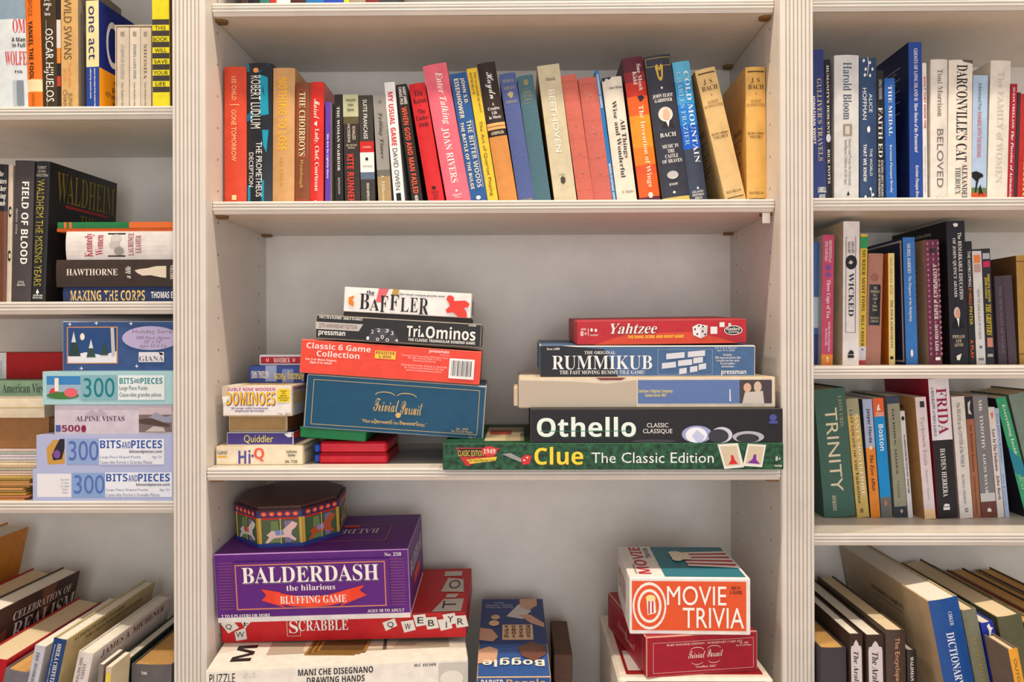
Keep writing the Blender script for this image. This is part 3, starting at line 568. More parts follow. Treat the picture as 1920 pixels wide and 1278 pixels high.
z = flat('green flat book with dark serif lettering beside the teal jigsaw box', -70, 86, 713, z, 62, (122, 150, 122), [A('American View', 's', (60, 70, 60), .2, .8, .48, 1.0)], group=g, bul=.8)
gamebox('boxed_volume', 'red slipcased volume with a white spine lying on the green flat book', -70, 121, 140, z, 661, 150, (176, 30, 28), cat='book', group=g, front=[('r', (222, 216, 210), 0, 0, .43, 1), ('t', 'STENDHAL', 'n', (150, 140, 140), .36, .3, .39, .9, 'u')], c=1)
# ------------------------------------------------------------------ centre bay, middle shelf: games
NV = (40, 40, 110)
_, z = gamebox('game_box', 'small cream solitaire box with violet and orange lettering at the foot of the corner pile', 404, 567.5, 36, ZCS, 836, 130, (234, 218, 188), edge=(206, 184, 148),
    front=[A('Gabriel', 'i', (60, 50, 44), .2, .44, .02, .135), ('r', (226, 170, 60), .02, .5, .13, .6), A('Hi', 'b', (88, 76, 150), .2, .92, .26, .40), ('r', (88, 76, 150), .41, .45, .435, .58), A('Q', 'b', (232, 88, 60), .1, .8, .44, .555), A('Solitaire\nGame', 'b', (60, 50, 50), .22, .55, .81, .93), A('No. 7120', 'b', (60, 50, 50), .74, .88, .80, .935)], right=[A('Gabriel', 'n', (60, 50, 44), .2, .36, .1, .5)])
_, z = gamebox('card_game_box', 'violet-blue card game box with yellow thin lettering and a scuffed corner', 424.5, 549.6, 50, z, 810, 120, (70, 58, 128), edge=(226, 220, 222), right=[('r', (190, 60, 50), 0, 0, .6, .5)], front=[A('Quiddler', 'n', (222, 208, 90), .22, .88, .26, .70), ('p', (232, 228, 226), [(.86, .14), (.97, .04), (.98, .35), (.92, .4)])])
_, z = gamebox('card_box', 'plain gold-brown card box with a pale outline between the card game and dominoes', 428, 538, 58, z, 778.5, 120, (168, 132, 84), edge=(214, 190, 150), side=(150, 84, 44), cat='box', c=2.5, front=frame((206, 182, 140), .015, .05, .985, .95, .008, .03))
_, z = gamebox('dominoes_box', 'worn white dominoes box with fat yellow lettering and a torn corner', 416.5, 548, 40, z, 723, 125, (232, 226, 220), edge=(196, 176, 150), c=2.2,
    front=[A('DOUBLE NINE WOODEN', 'b', (186, 40, 120), .06, .17, .02, .755), A('DOMINOES', 'b', (110, 50, 110), .22, .66, .065, .76), A('DOMINOES', 'b', (236, 190, 40), .2, .63, .055, .75), A('55 Large, solid hardwood,\nengraved dominoes.', 'b', (90, 70, 140), .70, .88, .13, .66), A('No. 664', 'n', (140, 130, 130), .88, .97, .80, .97), ('r', (234, 206, 40), .785, .1, .965, .54), A('English\nand\nSpanish\nInstructions\nIncluded', 'b', (70, 60, 20), .14, .5, .80, .95), ('p', (206, 186, 160), [(0, 0), (.1, 0), (.06, .25), (.1, .3), (.0, .42)]), ('p', (240, 236, 230), [(0, .36), (.11, .32), (.07, .5), (.02, .62)])],
    right=[A('DOMINOES', 'b', (236, 190, 40), .22, .6, .08, .98), A('DOUBLE NINE', 'b', (186, 40, 120), .06, .16, .08, .8)], top=[A('DOMINOES', 'b', (226, 180, 50), .3, .8, .2, .9)])
_, z1 = gamebox('card_game_box', 'blue card game box with upside-down yellow lettering behind the dominoes', 466, 571, 130, z, 685, 110, (56, 76, 150), front=[('r', (150, 166, 206), .3, 0, .5, .9), ('r', (120, 140, 196), .6, .2, .8, 1), ('t', 'Amazing Places', 'b', (226, 206, 80), .46, .3, .99, .9, 'f'), ('t', 'NATIONAL PARKS', 'b', WH, .05, .3, .36, .72, 'f')])
gamebox('playing_card_box', 'white card box with a red lettered panel on top of the blue card game', 486, 571, 138, z1, 664.5, 90, (222, 222, 226), front=[('r', (90, 20, 24), .035, .2, .97, .84), ('r', (178, 24, 40), .045, .24, .96, .8), A('U', 'b', WH, .34, .66, .16, .21), A('MAVERICK', 's', WH, .3, .74, .32, .68), A('U', 'b', WH, .34, .66, .74, .79)], edge=(200, 200, 206))
# stack of four big boxes, sagging to the right, resting on a plastic case and the long green game box
t = thing('plastic_case', 'red plastic carry case with blue end caps under the tilted teal box', 'case', None, Matrix.Translation(W((at(590, 850, 50).x, 50, ZCS))))
mb = MB(); mb.box(8, 142, 0, 150, 0, 19, mat((206, 26, 44), .35), 4); mb.build('lower_shell', t)
mb = MB(); mb.box(10, 140, 2, 148, 20, 43, mat((206, 26, 44), .35), 4); mb.build('upper_shell', t)
for zz in (2, 22): mb = MB(); mb.box(-2, 9, 4, 140, zz, zz + 16, mat((30, 80, 180), .35), 3); mb.build('end_cap', t)
mb = MB(); mb.box(9, 141, 1, 149, 18.5, 20.5, mat((150, 16, 30), .4)); mb.build('seam', t)
zc_ = ZCS + 43
RL = -4.2
tx_ = at(562, 790, 42).x; tpx = at(568, 640, 32).x
tz_ = at(571, 801.5, 32).z - (tx_ - tpx) * math.tan(math.radians(4.2)) - 19.7 / math.cos(math.radians(4.2))     # its rim carries the teal box
t = thing('plastic_tray', 'green plastic tray wedged between the red case and the teal box', 'tray', None, Matrix.Translation(W((tx_, 42, tz_))) @ Matrix.Rotation(math.radians(4.2), 4, 'Y'))
mb = MB(); mb.box(0, 128, 0, 170, 0, 20, mat((16, 120, 62), .35), 2); mb.build('tray_body', t)
mb = MB(); mb.box(-1, 129, -1, 171, 16, 20, mat((14, 110, 56), .35), 1); mb.build('rim', t)
GL = (206, 172, 104)
def curl(rgb, cx, cy, sx, sy, n=12):
    P = []
    for i in range(n + 1): a = math.pi * i / n; P.append((cx - sx * math.cos(a), cy - sy * math.sin(a)))
    for i in range(n, -1, -1): a = math.pi * i / n; P.append((cx - sx * .93 * math.cos(a), cy - sy * .78 * math.sin(a) ))
    return ('p', rgb, P)
def trivial(gold, sub, extra):
    return frame(gold, .04, .09, .965, .92, .003, .009) + [curl(gold, .44, .30, .055, .07), curl(gold, .56, .30, .055, .07), A('Trivial', 'k', gold, .36, .60, .38, .52), A('Pursuit', 'k', gold, .38, .63, .53, .65), ('o', gold, .505, .6, .535, .70), curl(gold, .44, .74, .05, -.06), curl(gold, .58, .74, .05, -.06)] + sub + extra
zt0 = at(571, 801.5, 32).z
r, _ = gamebox('game_box', 'large teal-blue trivia box with a gold border and gold script title', 568, 905, 32, zt0, 700, 240, (10, 74, 106), roll=RL, yaw=2, edge=(176, 176, 170), tray=(20, 70, 100), c=2.4,
    front=trivial(GL, [A('"What mighty contests rise from trivial things."', 's', GL, .76, .84, .32, .68), A('Age - Adult\nFor 2 to 24 Players', 's', GL, .80, .9, .82, .94), A('No. 7', 's', GL, .945, .98, .92, .955)], []))
_, _ = gamebox('game_box', 'bright red-orange six game collection box with white title and barcode sticker', 561, 898.5, 30, at(561, 698, 30).z, 635, 235, (232, 72, 52), roll=RL, yaw=2, edge=(222, 120, 96), c=1.4,
    front=[A('Classic 6 Game\nCollection', 'b', (250, 222, 214), .08, .48, .03, .385), A('For 2 or More Players\nAges 8 to Adult', 'b', (250, 222, 214), .54, .72, .03, .2), ('r', (236, 200, 60), .41, .18, .525, .42), A('REGISTER\n& WIN', 'b', (150, 30, 60), .2, .4, .415, .52), A('pressman', 'b', (250, 222, 214), .06, .16, .71, .82), A('SINCE 1922', 'n', (250, 222, 214), .17, .2, .77, .82), ('t', 'Pressman Toy Corporation, Richardson, Texas\nAll rights reserved. Made in China\nwww.pressmantoy.com', 'n', (250, 210, 200), .56, .24, .815, .44), ('t', 'Distributed under license in Australia\nby Crown and Andrews Pty Ltd\nwww.crownandrews.com.au', 'n', (250, 210, 200), .56, .52, .815, .72), ('r', (240, 236, 234), .825, .26, .965, .86)] + [('r', (40, 36, 36), .838 + .0082 * k, .32, .838 + .0082 * k + (.0022, .0046, .003)[k % 3], .78) for k in range(14)])
_, _ = gamebox('game_box', 'black triangular domino game box with rounded white title and numbered triangles', 590.5, 901, 30, at(590.5, 634, 30).z, 589, 230, (40, 38, 38), roll=-3.5, yaw=2, edge=(150, 142, 130), c=1.8,
    front=[A('FOR 2 TO 6 PLAYERS - AGES 8 TO ADULT', 'b', WH, .05, .15, .02, .28), ('p', (190, 184, 178), [(.0, .3), (.285, .3), (.26, .6), (.0, .6)]), A('25TH ANNIVERSARY EDITION', 'n', (110, 44, 50), .36, .53, .02, .25), A('pressman', 'b', WH, .66, .9, .02, .18), ('p', (64, 64, 72), [(.30, .98), (.35, .42), (.405, .98)]), ('p', (78, 78, 86), [(.355, .42), (.455, .42), (.405, .96)]), ('p', (64, 64, 72), [(.41, .98), (.46, .42), (.515, .98)]), A('2', 'n', WH, .5, .66, .335, .35), A('2', 'n', WH, .44, .58, .37, .39), A('3', 'n', WH, .44, .58, .42, .44), A('3', 'n', WH, .52, .68, .455, .47), A('1', 'n', WH, .8, .93, .31, .325), A('0', 'n', WH, .7, .86, .395, .413), A('0', 'n', WH, .82, .96, .368, .386), A('0', 'n', WH, .82, .96, .425, .445), A('4', 'n', WH, .82, .96, .48, .5), A('Tri', 'b', WH, .22, .70, .55, .63), ('p', WH, [(.632, .68), (.645, .5), (.658, .68)]), A('Ominos', 'b', WH, .2, .72, .665, .965), A('THE CLASSIC TRIANGULAR DOMINO GAME', 'b', WH, .76, .88, .56, .965), A('#4420', 'b', WH, .05, .13, .92, .965)])
_, _ = gamebox('puzzle_game_box', 'white puzzle game box with jumbled black capitals and a red blob, topmost of its stack', 643, 882.5, 34, at(643, 592.5, 34).z, 537, 215, (238, 234, 230), roll=-3.2, yaw=2, edge=(206, 200, 192), tray=(44, 38, 36), traygap=9, c=1.5,
    front=[('p', (222, 100, 110), [(.27, 0), (.35, 0), (.3, .55), (.25, .55)]), ('p', (190, 150, 70), [(.38, 0), (.43, 0), (.42, .25), (.37, .25)]), A('the', 'b', BK, .08, .3, .175, .235), A('the most unique puzzle ever', 'b', BK, .14, .24, .43, .79), A('B', 's', BK, .24, .86, .125, .2), A('A', 's', BK, .42, .9, .205, .28), A('F', 's', BK, .28, .94, .285, .345), A('F', 's', BK, .22, .84, .36, .43), A('L', 's', BK, .32, .88, .445, .51), A('E', 's', BK, .3, .88, .52, .58), A('R', 's', BK, .3, .95, .59, .665), ('p', (226, 130, 30), [(.04, .42), (.08, .34), (.08, .46), (.065, .5), (.08, .6), (.08, .78), (.04, .7)]), ('p', (226, 62, 50), [(.80, .3), (.81, .14), (.835, .12), (.86, .2), (.86, .34), (.9, .32), (.95, .3), (.985, .42), (.975, .56), (.94, .6), (.965, .78), (.97, .99), (.9, .98), (.86, .8), (.81, .84), (.80, .7), (.83, .56), (.82, .4)])],
    right=[A('BAFFLER', 's', (90, 90, 90), .25, .8, .08, .75)])
# right-hand stack
DG = (26, 74, 40)
gm = mat((30, 92, 52), .4, 'leaf')
r, zc = gamebox('game_box', 'long dark green detective game box with yellow title at the foot of the stack', 829.5, 1468.5, -24, ZCS, 831, 330, (24, 70, 42), kind='leaf', edge=(40, 90, 60), c=1.2,
    front=[('p', (196, 40, 34), [(.04, .16), (.17, .18), (.14, .44), (.155, .5), (.07, .86), (.05, .5)]), ('p', BK, [(.045, .2), (.125, .2), (.125, .5), (.05, .5)]), A('CLASSIC EDITION', 'n', (236, 200, 70), .26, .48, .045, .12), ('o', (206, 50, 40), .115, .1, .16, .5), A('1949', 's', WH, .2, .38, .12, .155), ('p', (236, 200, 60), [(.07, .6), (.16, .5), (.155, .66), (.08, .76)]), A('The Great Detective Game', 's', (60, 40, 20), .56, .7, .075, .155),
           ('p', (150, 150, 146), [(.175, .4), (.2, .36), (.235, .6), (.23, .7), (.21, .6)]), ('p', (206, 40, 44), [(.23, .55), (.245, .42), (.262, .46), (.255, .78), (.235, .8)]), ('o', WH, .237, .6, .243, .66), ('o', WH, .246, .5, .252, .56),
           A('Clue', 'b', (60, 50, 10), .16, .84, .272, .415), A('Clue', 'b', (242, 210, 50), .13, .8, .27, .413), A('The Classic Edition', 'n', (226, 232, 224), .34, .74, .437, .795),
           ('p', (226, 222, 212), [(.806, .04), (.866, .0), (.884, .9), (.826, .97)]), ('p', (204, 190, 160), [(.814, .13), (.862, .1), (.873, .8), (.83, .86)]), ('p', (206, 30, 34), [(.838, .8), (.846, .62), (.845, .45), (.852, .45), (.856, .62), (.866, .78)]), ('p', (226, 222, 212), [(.894, .02), (.948, .06), (.936, .9), (.88, .85)]), ('p', (204, 190, 160), [(.898, .1), (.942, .14), (.932, .8), (.888, .76)]), ('p', (120, 36, 150), [(.893, .74), (.908, .6), (.912, .42), (.919, .42), (.919, .62), (.93, .78)]), A('8+', 'b', WH, .5, .66, .975, .99), A('Family', 'b', WH, .8, .9, .972, .994)],
    top=[('r', (206, 190, 150), .12, .2, .24, .9), ('r', (180, 60, 40), .13, .35, .2, .6)])
r, z = gamebox('game_box', 'wide black board game box with glossy white and green lettering', 994, 1467.5, -20, zc, 766, 270, (30, 27, 29), edge=(80, 76, 76), rough=.5, c=1.2,
    front=[('o', (56, 54, 58), .40, .9, .58, 1.0), ('o', (150, 160, 200), .60, .5, .72, 1.0), ('o', (232, 234, 240), .615, .55, .70, 1.0), ('p', (190, 196, 226), [(.66, .99), (.64, .8), (.66, .62), (.69, .8), (.68, .99)]), ('o', (200, 200, 216), .715, .54, .80, 1.0), ('o', (50, 48, 56), .705, .6, .785, 1.0), ('o', (176, 176, 184), .80, .66, .925, 1.0), ('o', (48, 46, 50), .815, .74, .905, 1.0), A('Othello', 'b', (20, 60, 44), .27, .86, .03, .422), A('Othello', 'b', (226, 238, 228), .24, .82, .026, .418), ('r', (40, 110, 84), .04, .64, .40, .66), A('CLASSIC\nCLASSIQUE', 'n', WH, .42, .74, .446, .562), ('o', (70, 76, 150), .945, .17, .975, .36), ('r', (70, 76, 150), .943, .36, .978, .44)],
    top=[('o', (200, 206, 200), .04 + .115 * k, .02, .13 + .115 * k, .3) for k in range(8)])
r, z = gamebox('game_box', 'torn cream box with a bare cardboard flap and a faded blue side panel', 972, 1454, -4, z, 707, 290, (222, 208, 186), edge=(196, 172, 136), pitch=0, c=2, kind='plain',
    front=[('p', (186, 172, 152), [(.0, .1), (.2, .14), (.34, .22), (.46, .1), (.46, .97), (0, .97)]), ('p', (120, 50, 50), [(.3, .02), (.42, .02), (.4, .1), (.32, .1)]), ('r', (90, 116, 168), .465, .1, .86, .86), ('r', (70, 58, 60), .86, .1, .985, .86), ('o', (214, 170, 140), .875, .2, .905, .5), ('o', (206, 180, 160), .915, .15, .945, .5), ('p', (200, 190, 180), [(.87, .86), (.88, .5), (.95, .46), (.955, .86)]), A('Selchow & Righter Company\nGames since 1867', 'b', (226, 206, 110), .4, .64, .468, .60), ('p', (226, 222, 220), [(.82, .4), (.824, .4), (.826, .8), (.82, .8)])])
for k, (fx, fz, an) in enumerate(((-7, 3, 8),)):
    mb = MB(); mb.box(-9, -1.5, 0, 120, 4, 38, mat((206, 184, 152), .8), .5); mb.build('torn_flap', r)
r, z = gamebox('game_box', 'faded blue tile game box with large white serif title and scuffed corners', 1013, 1416, 2, z, 648, 260, (70, 104, 146), pitch=2.5, edge=(206, 196, 180), c=2.2,
    front=[('p', (30, 30, 36), [(0, 0), (.10, 0), (.3, .12), (.36, 1), (0, 1)]), A('Item #400', 's', WH, .06, .14, .03, .09), A('THE ORIGINAL', 's', WH, .17, .27, .205, .35), A('RUMMIKUB', 's', (236, 236, 234), .32, .76, .055, .52), A('THE FAST MOVING RUMMY TILE GAME!', 's', WH, .79, .91, .09, .485)] + frame((150, 166, 190), .545, .12, .80, .92, .002, .008) + [('p', (214, 216, 222), [(.555 + dx, .36 + dy), (.60 + dx + ww, .32 + dy - ww * .3), (.60 + dx + ww, .5 + dy - ww * .3), (.555 + dx, .54 + dy)]) for dx, dy, ww in ((.03, -.1, .04), (.13, -.16, .035), (.01, .2, .02), (.085, .12, .02), (.155, .04, 0), (.09, .38, -.01), (.14, .32, -.01), (.18, .24, -.01))] + [A('For 2 to 4 players\nAges 8 to adult', 's', (206, 214, 226), .04, .2, .81, .91), A('Includes:\n106 engraved plastic tiles\n4 sturdy two-tier racks\n8 rack holders\nInstructions', 's', WH, .26, .7, .81, .93), A('pressman', 'b', WH, .8, .96, .84, .955)])
r, z = gamebox('game_box', 'red dice game box with white slanted lettering and printed dice, topmost of its stack', 1081.5, 1400, 8, z + 1, 602, 240, (190, 34, 44), pitch=3, roll=.6, edge=(150, 60, 66), c=1.4,
    front=[('p', (214, 70, 40), [(.1, 1), (.3, .55), (.7, .5), (.95, 1)]), A('AGES', 'b', WH, .3, .38, .025, .055), A('8+', 'b', WH, .42, .62, .022, .06), ('r', WH, .066, .3, .069, .62), ('o', WH, .08, .3, .095, .44), ('o', WH, .105, .32, .12, .46), A('PLAYERS', 'b', WH, .56, .62, .08, .125), ('t', 'Yahtzee', 'i', (110, 10, 20), .20, .15, .475, .58), ('t', 'Yahtzee', 'i', WH, .197, .12, .472, .55), ('t', 'THE SHAKE, SCORE, AND SHOUT GAME!', 'b', (250, 220, 60), .30, .62, .63, .76), ('p', (236, 232, 230), [(.68, .3), (.715, .18), (.77, .26), (.765, .66), (.73, .78), (.685, .64)]), ('p', (210, 206, 204), [(.725, .36), (.77, .26), (.765, .66), (.728, .78)])] + [('o', BK, x_, y_, x_ + .011, y_ + .08) for x_, y_ in ((.69, .36), (.703, .56), (.735, .45), (.75, .58), (.712, .22), (.735, .25))] + [('r', (232, 228, 226), .785, .3, .825, .6), ('r', (232, 228, 226), .838, .12, .868, .32), ('r', (226, 222, 220), .89, .16, .905, .28), ('o', WH, .865, .26, .972, .66), ('o', (40, 36, 40), .870, .29, .967, .63), A('Hasbro', 'b', WH, .33, .47, .88, .957), A('Gaming', 'b', WH, .49, .58, .89, .95)])

# ------------------------------------------------------------------ centre bay, bottom: games on the ledge
def plinth(lab, x0, x1, y0, y1, z0, z1, c_):
    t = thing('storage_box', lab, 'box', None, Matrix.Translation(W((x0, y0, z0)))); mb = MB(); mb.box(0, x1 - x0, 0, y1 - y0, 0, (z1 - z0) * .82, mat(c_, .6), 1.5); mb.build('box_body', t)
    mb = MB(); mb.box(-1, x1 - x0 + 1, -1, y1 - y0 + 1, (z1 - z0) * .7, z1 - z0, mat(c_, .6), 1.5); mb.build('box_lid', t)
zE0 = ZLEDGE + 110
plinth('plain grey box under the white jigsaw box', -560, -130, -20, 330, ZLEDGE, zE0, (150, 146, 140))
pE = at(383, 1258, -70)
r, zE = gamebox('jigsaw_box', 'big white jigsaw box with black sans lettering under the red letter-tile game', 383, 876, -70, zE0, 1258, 205, (232, 226, 214), yaw=7, cat='puzzle box', edge=(214, 204, 186),
    front=[A('PUZZLE\n1000', 'n', BK, .06, .46, .015, .11), A('60 x 42\n30" x 24"', 'n', (190, 184, 176), .06, .16, .14, .19), A('MANI CHE DISEGNANO\nDRAWING HANDS', 'b', BK, .05, .32, .345, .63), A('M.C. ESCHER', 'b', BK, .05, .1, .79, .875), ('r', (196, 192, 182), .885, .06, .995, .75), ('o', (226, 220, 208), .89, .2, .98, .5)],
    top=[('r', (176, 164, 144), .2, .0, .93, .70), ('p', (206, 194, 172), [(.34, .02), (.78, .02), (.7, .66), (.34, .66)]), ('r', (90, 84, 76), .66, .1, .675, .7), ('t', 'M.C.', 'b', BK, .07, -.1, .15, .82, 'u')])
zS = zE
r, zS1 = gamebox('game_box', 'wide red letter-tile game box with white serif title and printed tiles', 414, 873, 62, zE, 1153, 235, (196, 30, 34), yaw=.6, roll=1.2, pitch=4.5, edge=(176, 60, 56), ztop=zE + 51,
    front=[('p', (226, 218, 206), [(.0, .22), (.045, .06), (.075, .4), (.03, .62)]), ('p', (226, 218, 206), [(.08, .12), (.12, .06), (.13, .12), (.1, .44)]), ('p', (222, 214, 202), [(.055, .56), (.1, .4), (.105, .86), (.06, .92)]), A('Q', 'n', BK, .26, .48, .02, .045), A('W', 'n', BK, .56, .78, .06, .095), A('E', 'n', BK, .16, .34, .095, .115)] + frame(WH, .27, .06, .325, .78, .0015, .012) + [A('S', 's', WH, .16, .66, .28, .315), A('CRABBLE', 's', WH, .16, .58, .318, .52)] + [('p', (226, 218, 206), [(x_, y_ + s_), (x_ + .05, y_), (x_ + .06, y_ + .46 - s_), (x_ + .012, y_ + .5)]) for x_, y_, s_ in ((.66, .16, .16), (.735, .24, .06), (.785, .02, .04), (.83, .14, .02), (.885, .2, .06), (.905, .0, .06), (.95, .1, .02))] + [A(ch.strip(), 'n', BK, y_, y_ + .24, x_ + (.01 if ch == 'I ' else 0), x_ + (.014 if ch == 'I ' else .025)) for ch, x_, y_ in (('Q', .68, .3), ('W', .75, .38), ('E', .803, .14), ('B', .846, .26), ('I ', .908, .34), ('Y', .925, .12), ('R', .965, .22))],
    top=[('p', (206, 198, 186), [(.86, .98), (.98, .98), (.985, .72), (.90, .72)]), ('t', 'T', 'n', BK, .90, .76, .955, .92, 'u'), ('p', (206, 198, 186), [(.88, .56), (.98, .58), (.97, .28), (.90, .24)]), ('t', 'O', 'n', BK, .91, .3, .96, .5, 'u'), ('r', (206, 198, 186), .88, .08, .96, .2), ('p', (206, 198, 186), [(.91, .62), (.96, .62), (.95, .7), (.905, .7)])])
PU = (92, 34, 124)
OR = (226, 66, 44); LN = (206, 130, 96)
r, zB1 = gamebox('game_box', 'deep box in purple with white slab title and red ribbon banner', 406, 769, 34, zS1 - 2, 1036, 225, PU, yaw=.6, roll=1.5, pitch=4.5, edge=(170, 130, 180), tray=(226, 220, 214), traygap=9, c=1.6,
    front=[('r', LN, .02, .14 + .044 * k, .10, .143 + .044 * k) for k in range(17)] + [('r', LN, .90, .14 + .044 * k, .98, .143 + .044 * k) for k in range(17)] + [('r', PU, .1, .12, .9, .88)] + frame(LN, .11, .16, .88, .86, .006, .018) + [A('BALDERDASH', 's', (120, 104, 130), .22, .47, .148, .848), A('BALDERDASH', 's', (240, 236, 228), .2, .45, .145, .845), A('the hilarious', 's', (236, 230, 222), .49, .58, .37, .62), ('p', OR, [(.24, .54), (.34, .6), (.34, .78), (.36, .84), (.24, .72), (.265, .64)]), ('p', OR, [(.77, .52), (.66, .6), (.66, .78), (.64, .84), (.78, .68), (.745, .6)]), ('p', (236, 74, 50), [(.31, .6), (.42, .66), (.5, .675), (.58, .66), (.69, .58), (.70, .75), (.6, .82), (.5, .84), (.4, .82), (.31, .77)]), A('BLUFFING GAME', 's', WH, .66, .78, .335, .675), A('No. 250', 's', WH, .03, .085, .88, .965), A('2 TO 6 PLAYERS OR MORE', 's', WH, .92, .97, .03, .28), A('AGES 10 TO ADULT', 's', WH, .90, .95, .78, .97)],
    top=frame(LN, .3, .3, .86, .75, .004, .006) + [('t', 'BALDERDASH', 's', (206, 196, 206), .36, .42, .8, .56, 'f'), ('r', OR, .5, .32, .68, .38)], right=[A('BALDERDASH', 's', (220, 210, 220), .25, .5, .08, .9), ('r', OR, .3, .58, .7, .76)])
# gold playing cards slipped under the red game
t = thing('playing_cards', 'gold-backed playing cards poking out under the red letter-tile box', 'cards', None, Matrix.Translation(W((at(575, 1200, 20).x, 6, zE + .6))))
for k in range(3):
    mb = MB(); mb.box(10 * k, 95 + 9 * k, 6 * k - 4, 70, .9 * k, .9 * k + .7, mat((150, 112, 50), .3)); mb.box(10 * k + 5, 90 + 9 * k, 6 * k, 60, .9 * k + .7, .9 * k + .8, mat((90, 70, 40), .4)); mb.build('card', t)
# octagonal carousel tin
TX, TY, TR = -473.0, 160.0, 111.0
tz = zB1 + 12.6
t = thing('octagonal_tin', 'octagonal tin box painted with carousel animals, standing on the purple box', 'tin', None, Matrix.Translation(W((TX, TY, tz))) @ Matrix.Rotation(math.radians(-1.5), 4, 'Y') @ Matrix.Rotation(math.radians(4.5), 4, 'X') @ Matrix.Rotation(math.radians(3), 4, 'Z'))
def octo(r, z0, z1, m, name, par):
    mb = MB(); mb.prism([(r * math.cos(math.pi / 8 + k * math.pi / 4), r * math.sin(math.pi / 8 + k * math.pi / 4)) for k in range(8)], z0, z1, m, 'z'); return mb.build(name, par)
octo(TR, 0, 66, mat((70, 92, 62), .25), 'tin_body', t); octo(TR + 1.2, 0, 8, mat((46, 60, 130), .3), 'base_band', t)
ld = octo(TR + 2.5, 60, 76, mat((40, 40, 92), .25), 'lid', t); octo(TR - 3, 76, 81, mat((78, 40, 36), .25), 'lid_panel', ld)
for k in range(8):
    a = math.pi * 2 * k / 8 - math.pi / 2
    apo = TR * math.cos(math.pi / 8); half = TR * math.sin(math.pi / 8)
    n_ = Vector((math.cos(a), math.sin(a), 0)); tg = Vector((-math.sin(a), math.cos(a), 0))
    def fc(u, v, off, n_=n_, tg=tg, apo=apo, half=half):
        p = n_ * (apo + off) + tg * ((u - .5) * 2 * half); return (p.x, p.y, 66 * (1 - v))
    body, saddle = [((226, 190, 180), (120, 140, 190)), ((186, 84, 40), (150, 130, 190)), ((196, 150, 110), (90, 130, 90)), ((210, 200, 190), (190, 60, 60))][k % 4]
    it = [('r', (200, 160, 70), 0, .1, .07, .9), ('r', (200, 160, 70), .93, .1, 1, .9), ('r', (190, 40, 36), .07, .1, .93, .16), ('p', (110, 130, 80), [(.3, .2), (.45, .2), (.5, .85), (.25, .85)]), ('p', (130, 110, 150), [(.6, .2), (.8, .2), (.75, .85), (.6, .85)]),
          ('p', body, [(.18, .62), (.3, .5), (.55, .48), (.68, .34), (.78, .22), (.9, .3), (.84, .42), (.76, .5), (.74, .62), (.86, .76), (.82, .82), (.68, .7), (.5, .7), (.34, .72), (.22, .86), (.14, .86), (.24, .68)]), ('p', saddle, [(.36, .5), (.56, .46), (.58, .62), (.4, .64)]), ('r', (220, 190, 120), .5, .12, .52, .88)]
    add_print(t, fc, it)
    def fl(u, v, off, n_=n_, tg=tg, half=half):
        p = n_ * ((TR + 2.5) * math.cos(math.pi / 8) + off) + tg * ((u - .5) * 2 * half); return (p.x, p.y, 60 + 16 * (1 - v))
    add_print(t, fl, [('r', (70, 30, 30), 0, .0, 1, .22)] + [('o', (210, 60, 50), .08 + .18 * j, .25, .22 + .18 * j, .85) for j in range(5)] + [('o', (226, 150, 100), .115 + .18 * j, .4, .185 + .18 * j, .7) for j in range(5)])
# word-cube game box standing aslant
pb_ = at(894, 1266, -40)
wd_ = at(1033, 1266, -40).x - pb_.x
t = thing('game_box', 'slanted blue word game box with upside-down white title', 'game box', None, Matrix.Translation(W((pb_.x, -40, pb_.z - 60))) @ Matrix.Rotation(math.radians(5.4), 4, 'X') @ Matrix.Rotation(math.radians(1), 4, 'Z'))
mb = MB(); mb.box(0, wd_, 0, 335, 0, 60, mat((46, 84, 150), .4), 1.8, mat((190, 160, 120), .7)); mb.build('lid', t)
mb = MB(); mb.box(1, wd_ - 1, 1, 334, -3, 40, mat((200, 190, 176), .6)); mb.build('tray', t)
SK = (206, 160, 132)
add_print(t, lambda u, v, off: (u * wd_, 335 * (1 - v), 60 + off), [('r', (40, 62, 116), 0, .0, 1, .62), ('t', 'Parker Brothers\nHidden WORD\nGame', 'n', (190, 190, 206), .06, .05, .5, .14, 'f'), ('p', (206, 200, 196), [(.4, .26), (.6, .08), (.8, .18), (.66, .3)]), ('p', SK, [(.62, .0), (.9, .0), (.9, .1), (.75, .18), (.62, .12)]), ('p', SK, [(.6, .24), (.78, .24), (.98, .36), (.98, .42), (.78, .36)]), ('r', (226, 190, 150), .34, .38, .8, .58), ('p', SK, [(0, .42), (.18, .44), (.28, .54), (.2, .6), (0, .58)]), ('p', SK, [(0, .7), (.16, .66), (.28, .7), (.26, .84), (0, .86)]), ('o', (206, 176, 140), .16, .24, .3, .31), ('o', (226, 190, 140), .13, .32, .29, .4), ('p', (110, 70, 56), [(.56, .68), (.76, .6), (.96, .66), (.96, .76), (.8, .84), (.62, .78)]), ('t', 'Boggle', 'b', (236, 226, 206), .07, .80, .93, .90, 'f')] + [('t', ch, 'b', (60, 44, 40), .37 + .11 * (k % 4), .395 + .045 * (k // 4), .43 + .11 * (k % 4), .425 + .045 * (k // 4), 'f') for k, ch in enumerate('AOWEFBKHCDAGNTBS')])
add_print(t, lambda u, v, off: (u * wd_, -off, 60 * (1 - v)), [A('PARKER', 'b', WH, .08, .3, .06, .36), A('Boggle', 'b', (206, 170, 120), .06, .4, .4, .93)])
plinth('grey storage box under the slanted blue word game', -70, 50, -30, 330, ZLEDGE, pb_.z - 64, (110, 104, 100))
p = at(1036, 1212, 150); q = at(1070, 1212, 150)
plinth('small dark brown box beside the slanted blue word game', p.x + 2, q.x, 110, 300, ZLEDGE, p.z, (96, 66, 52))
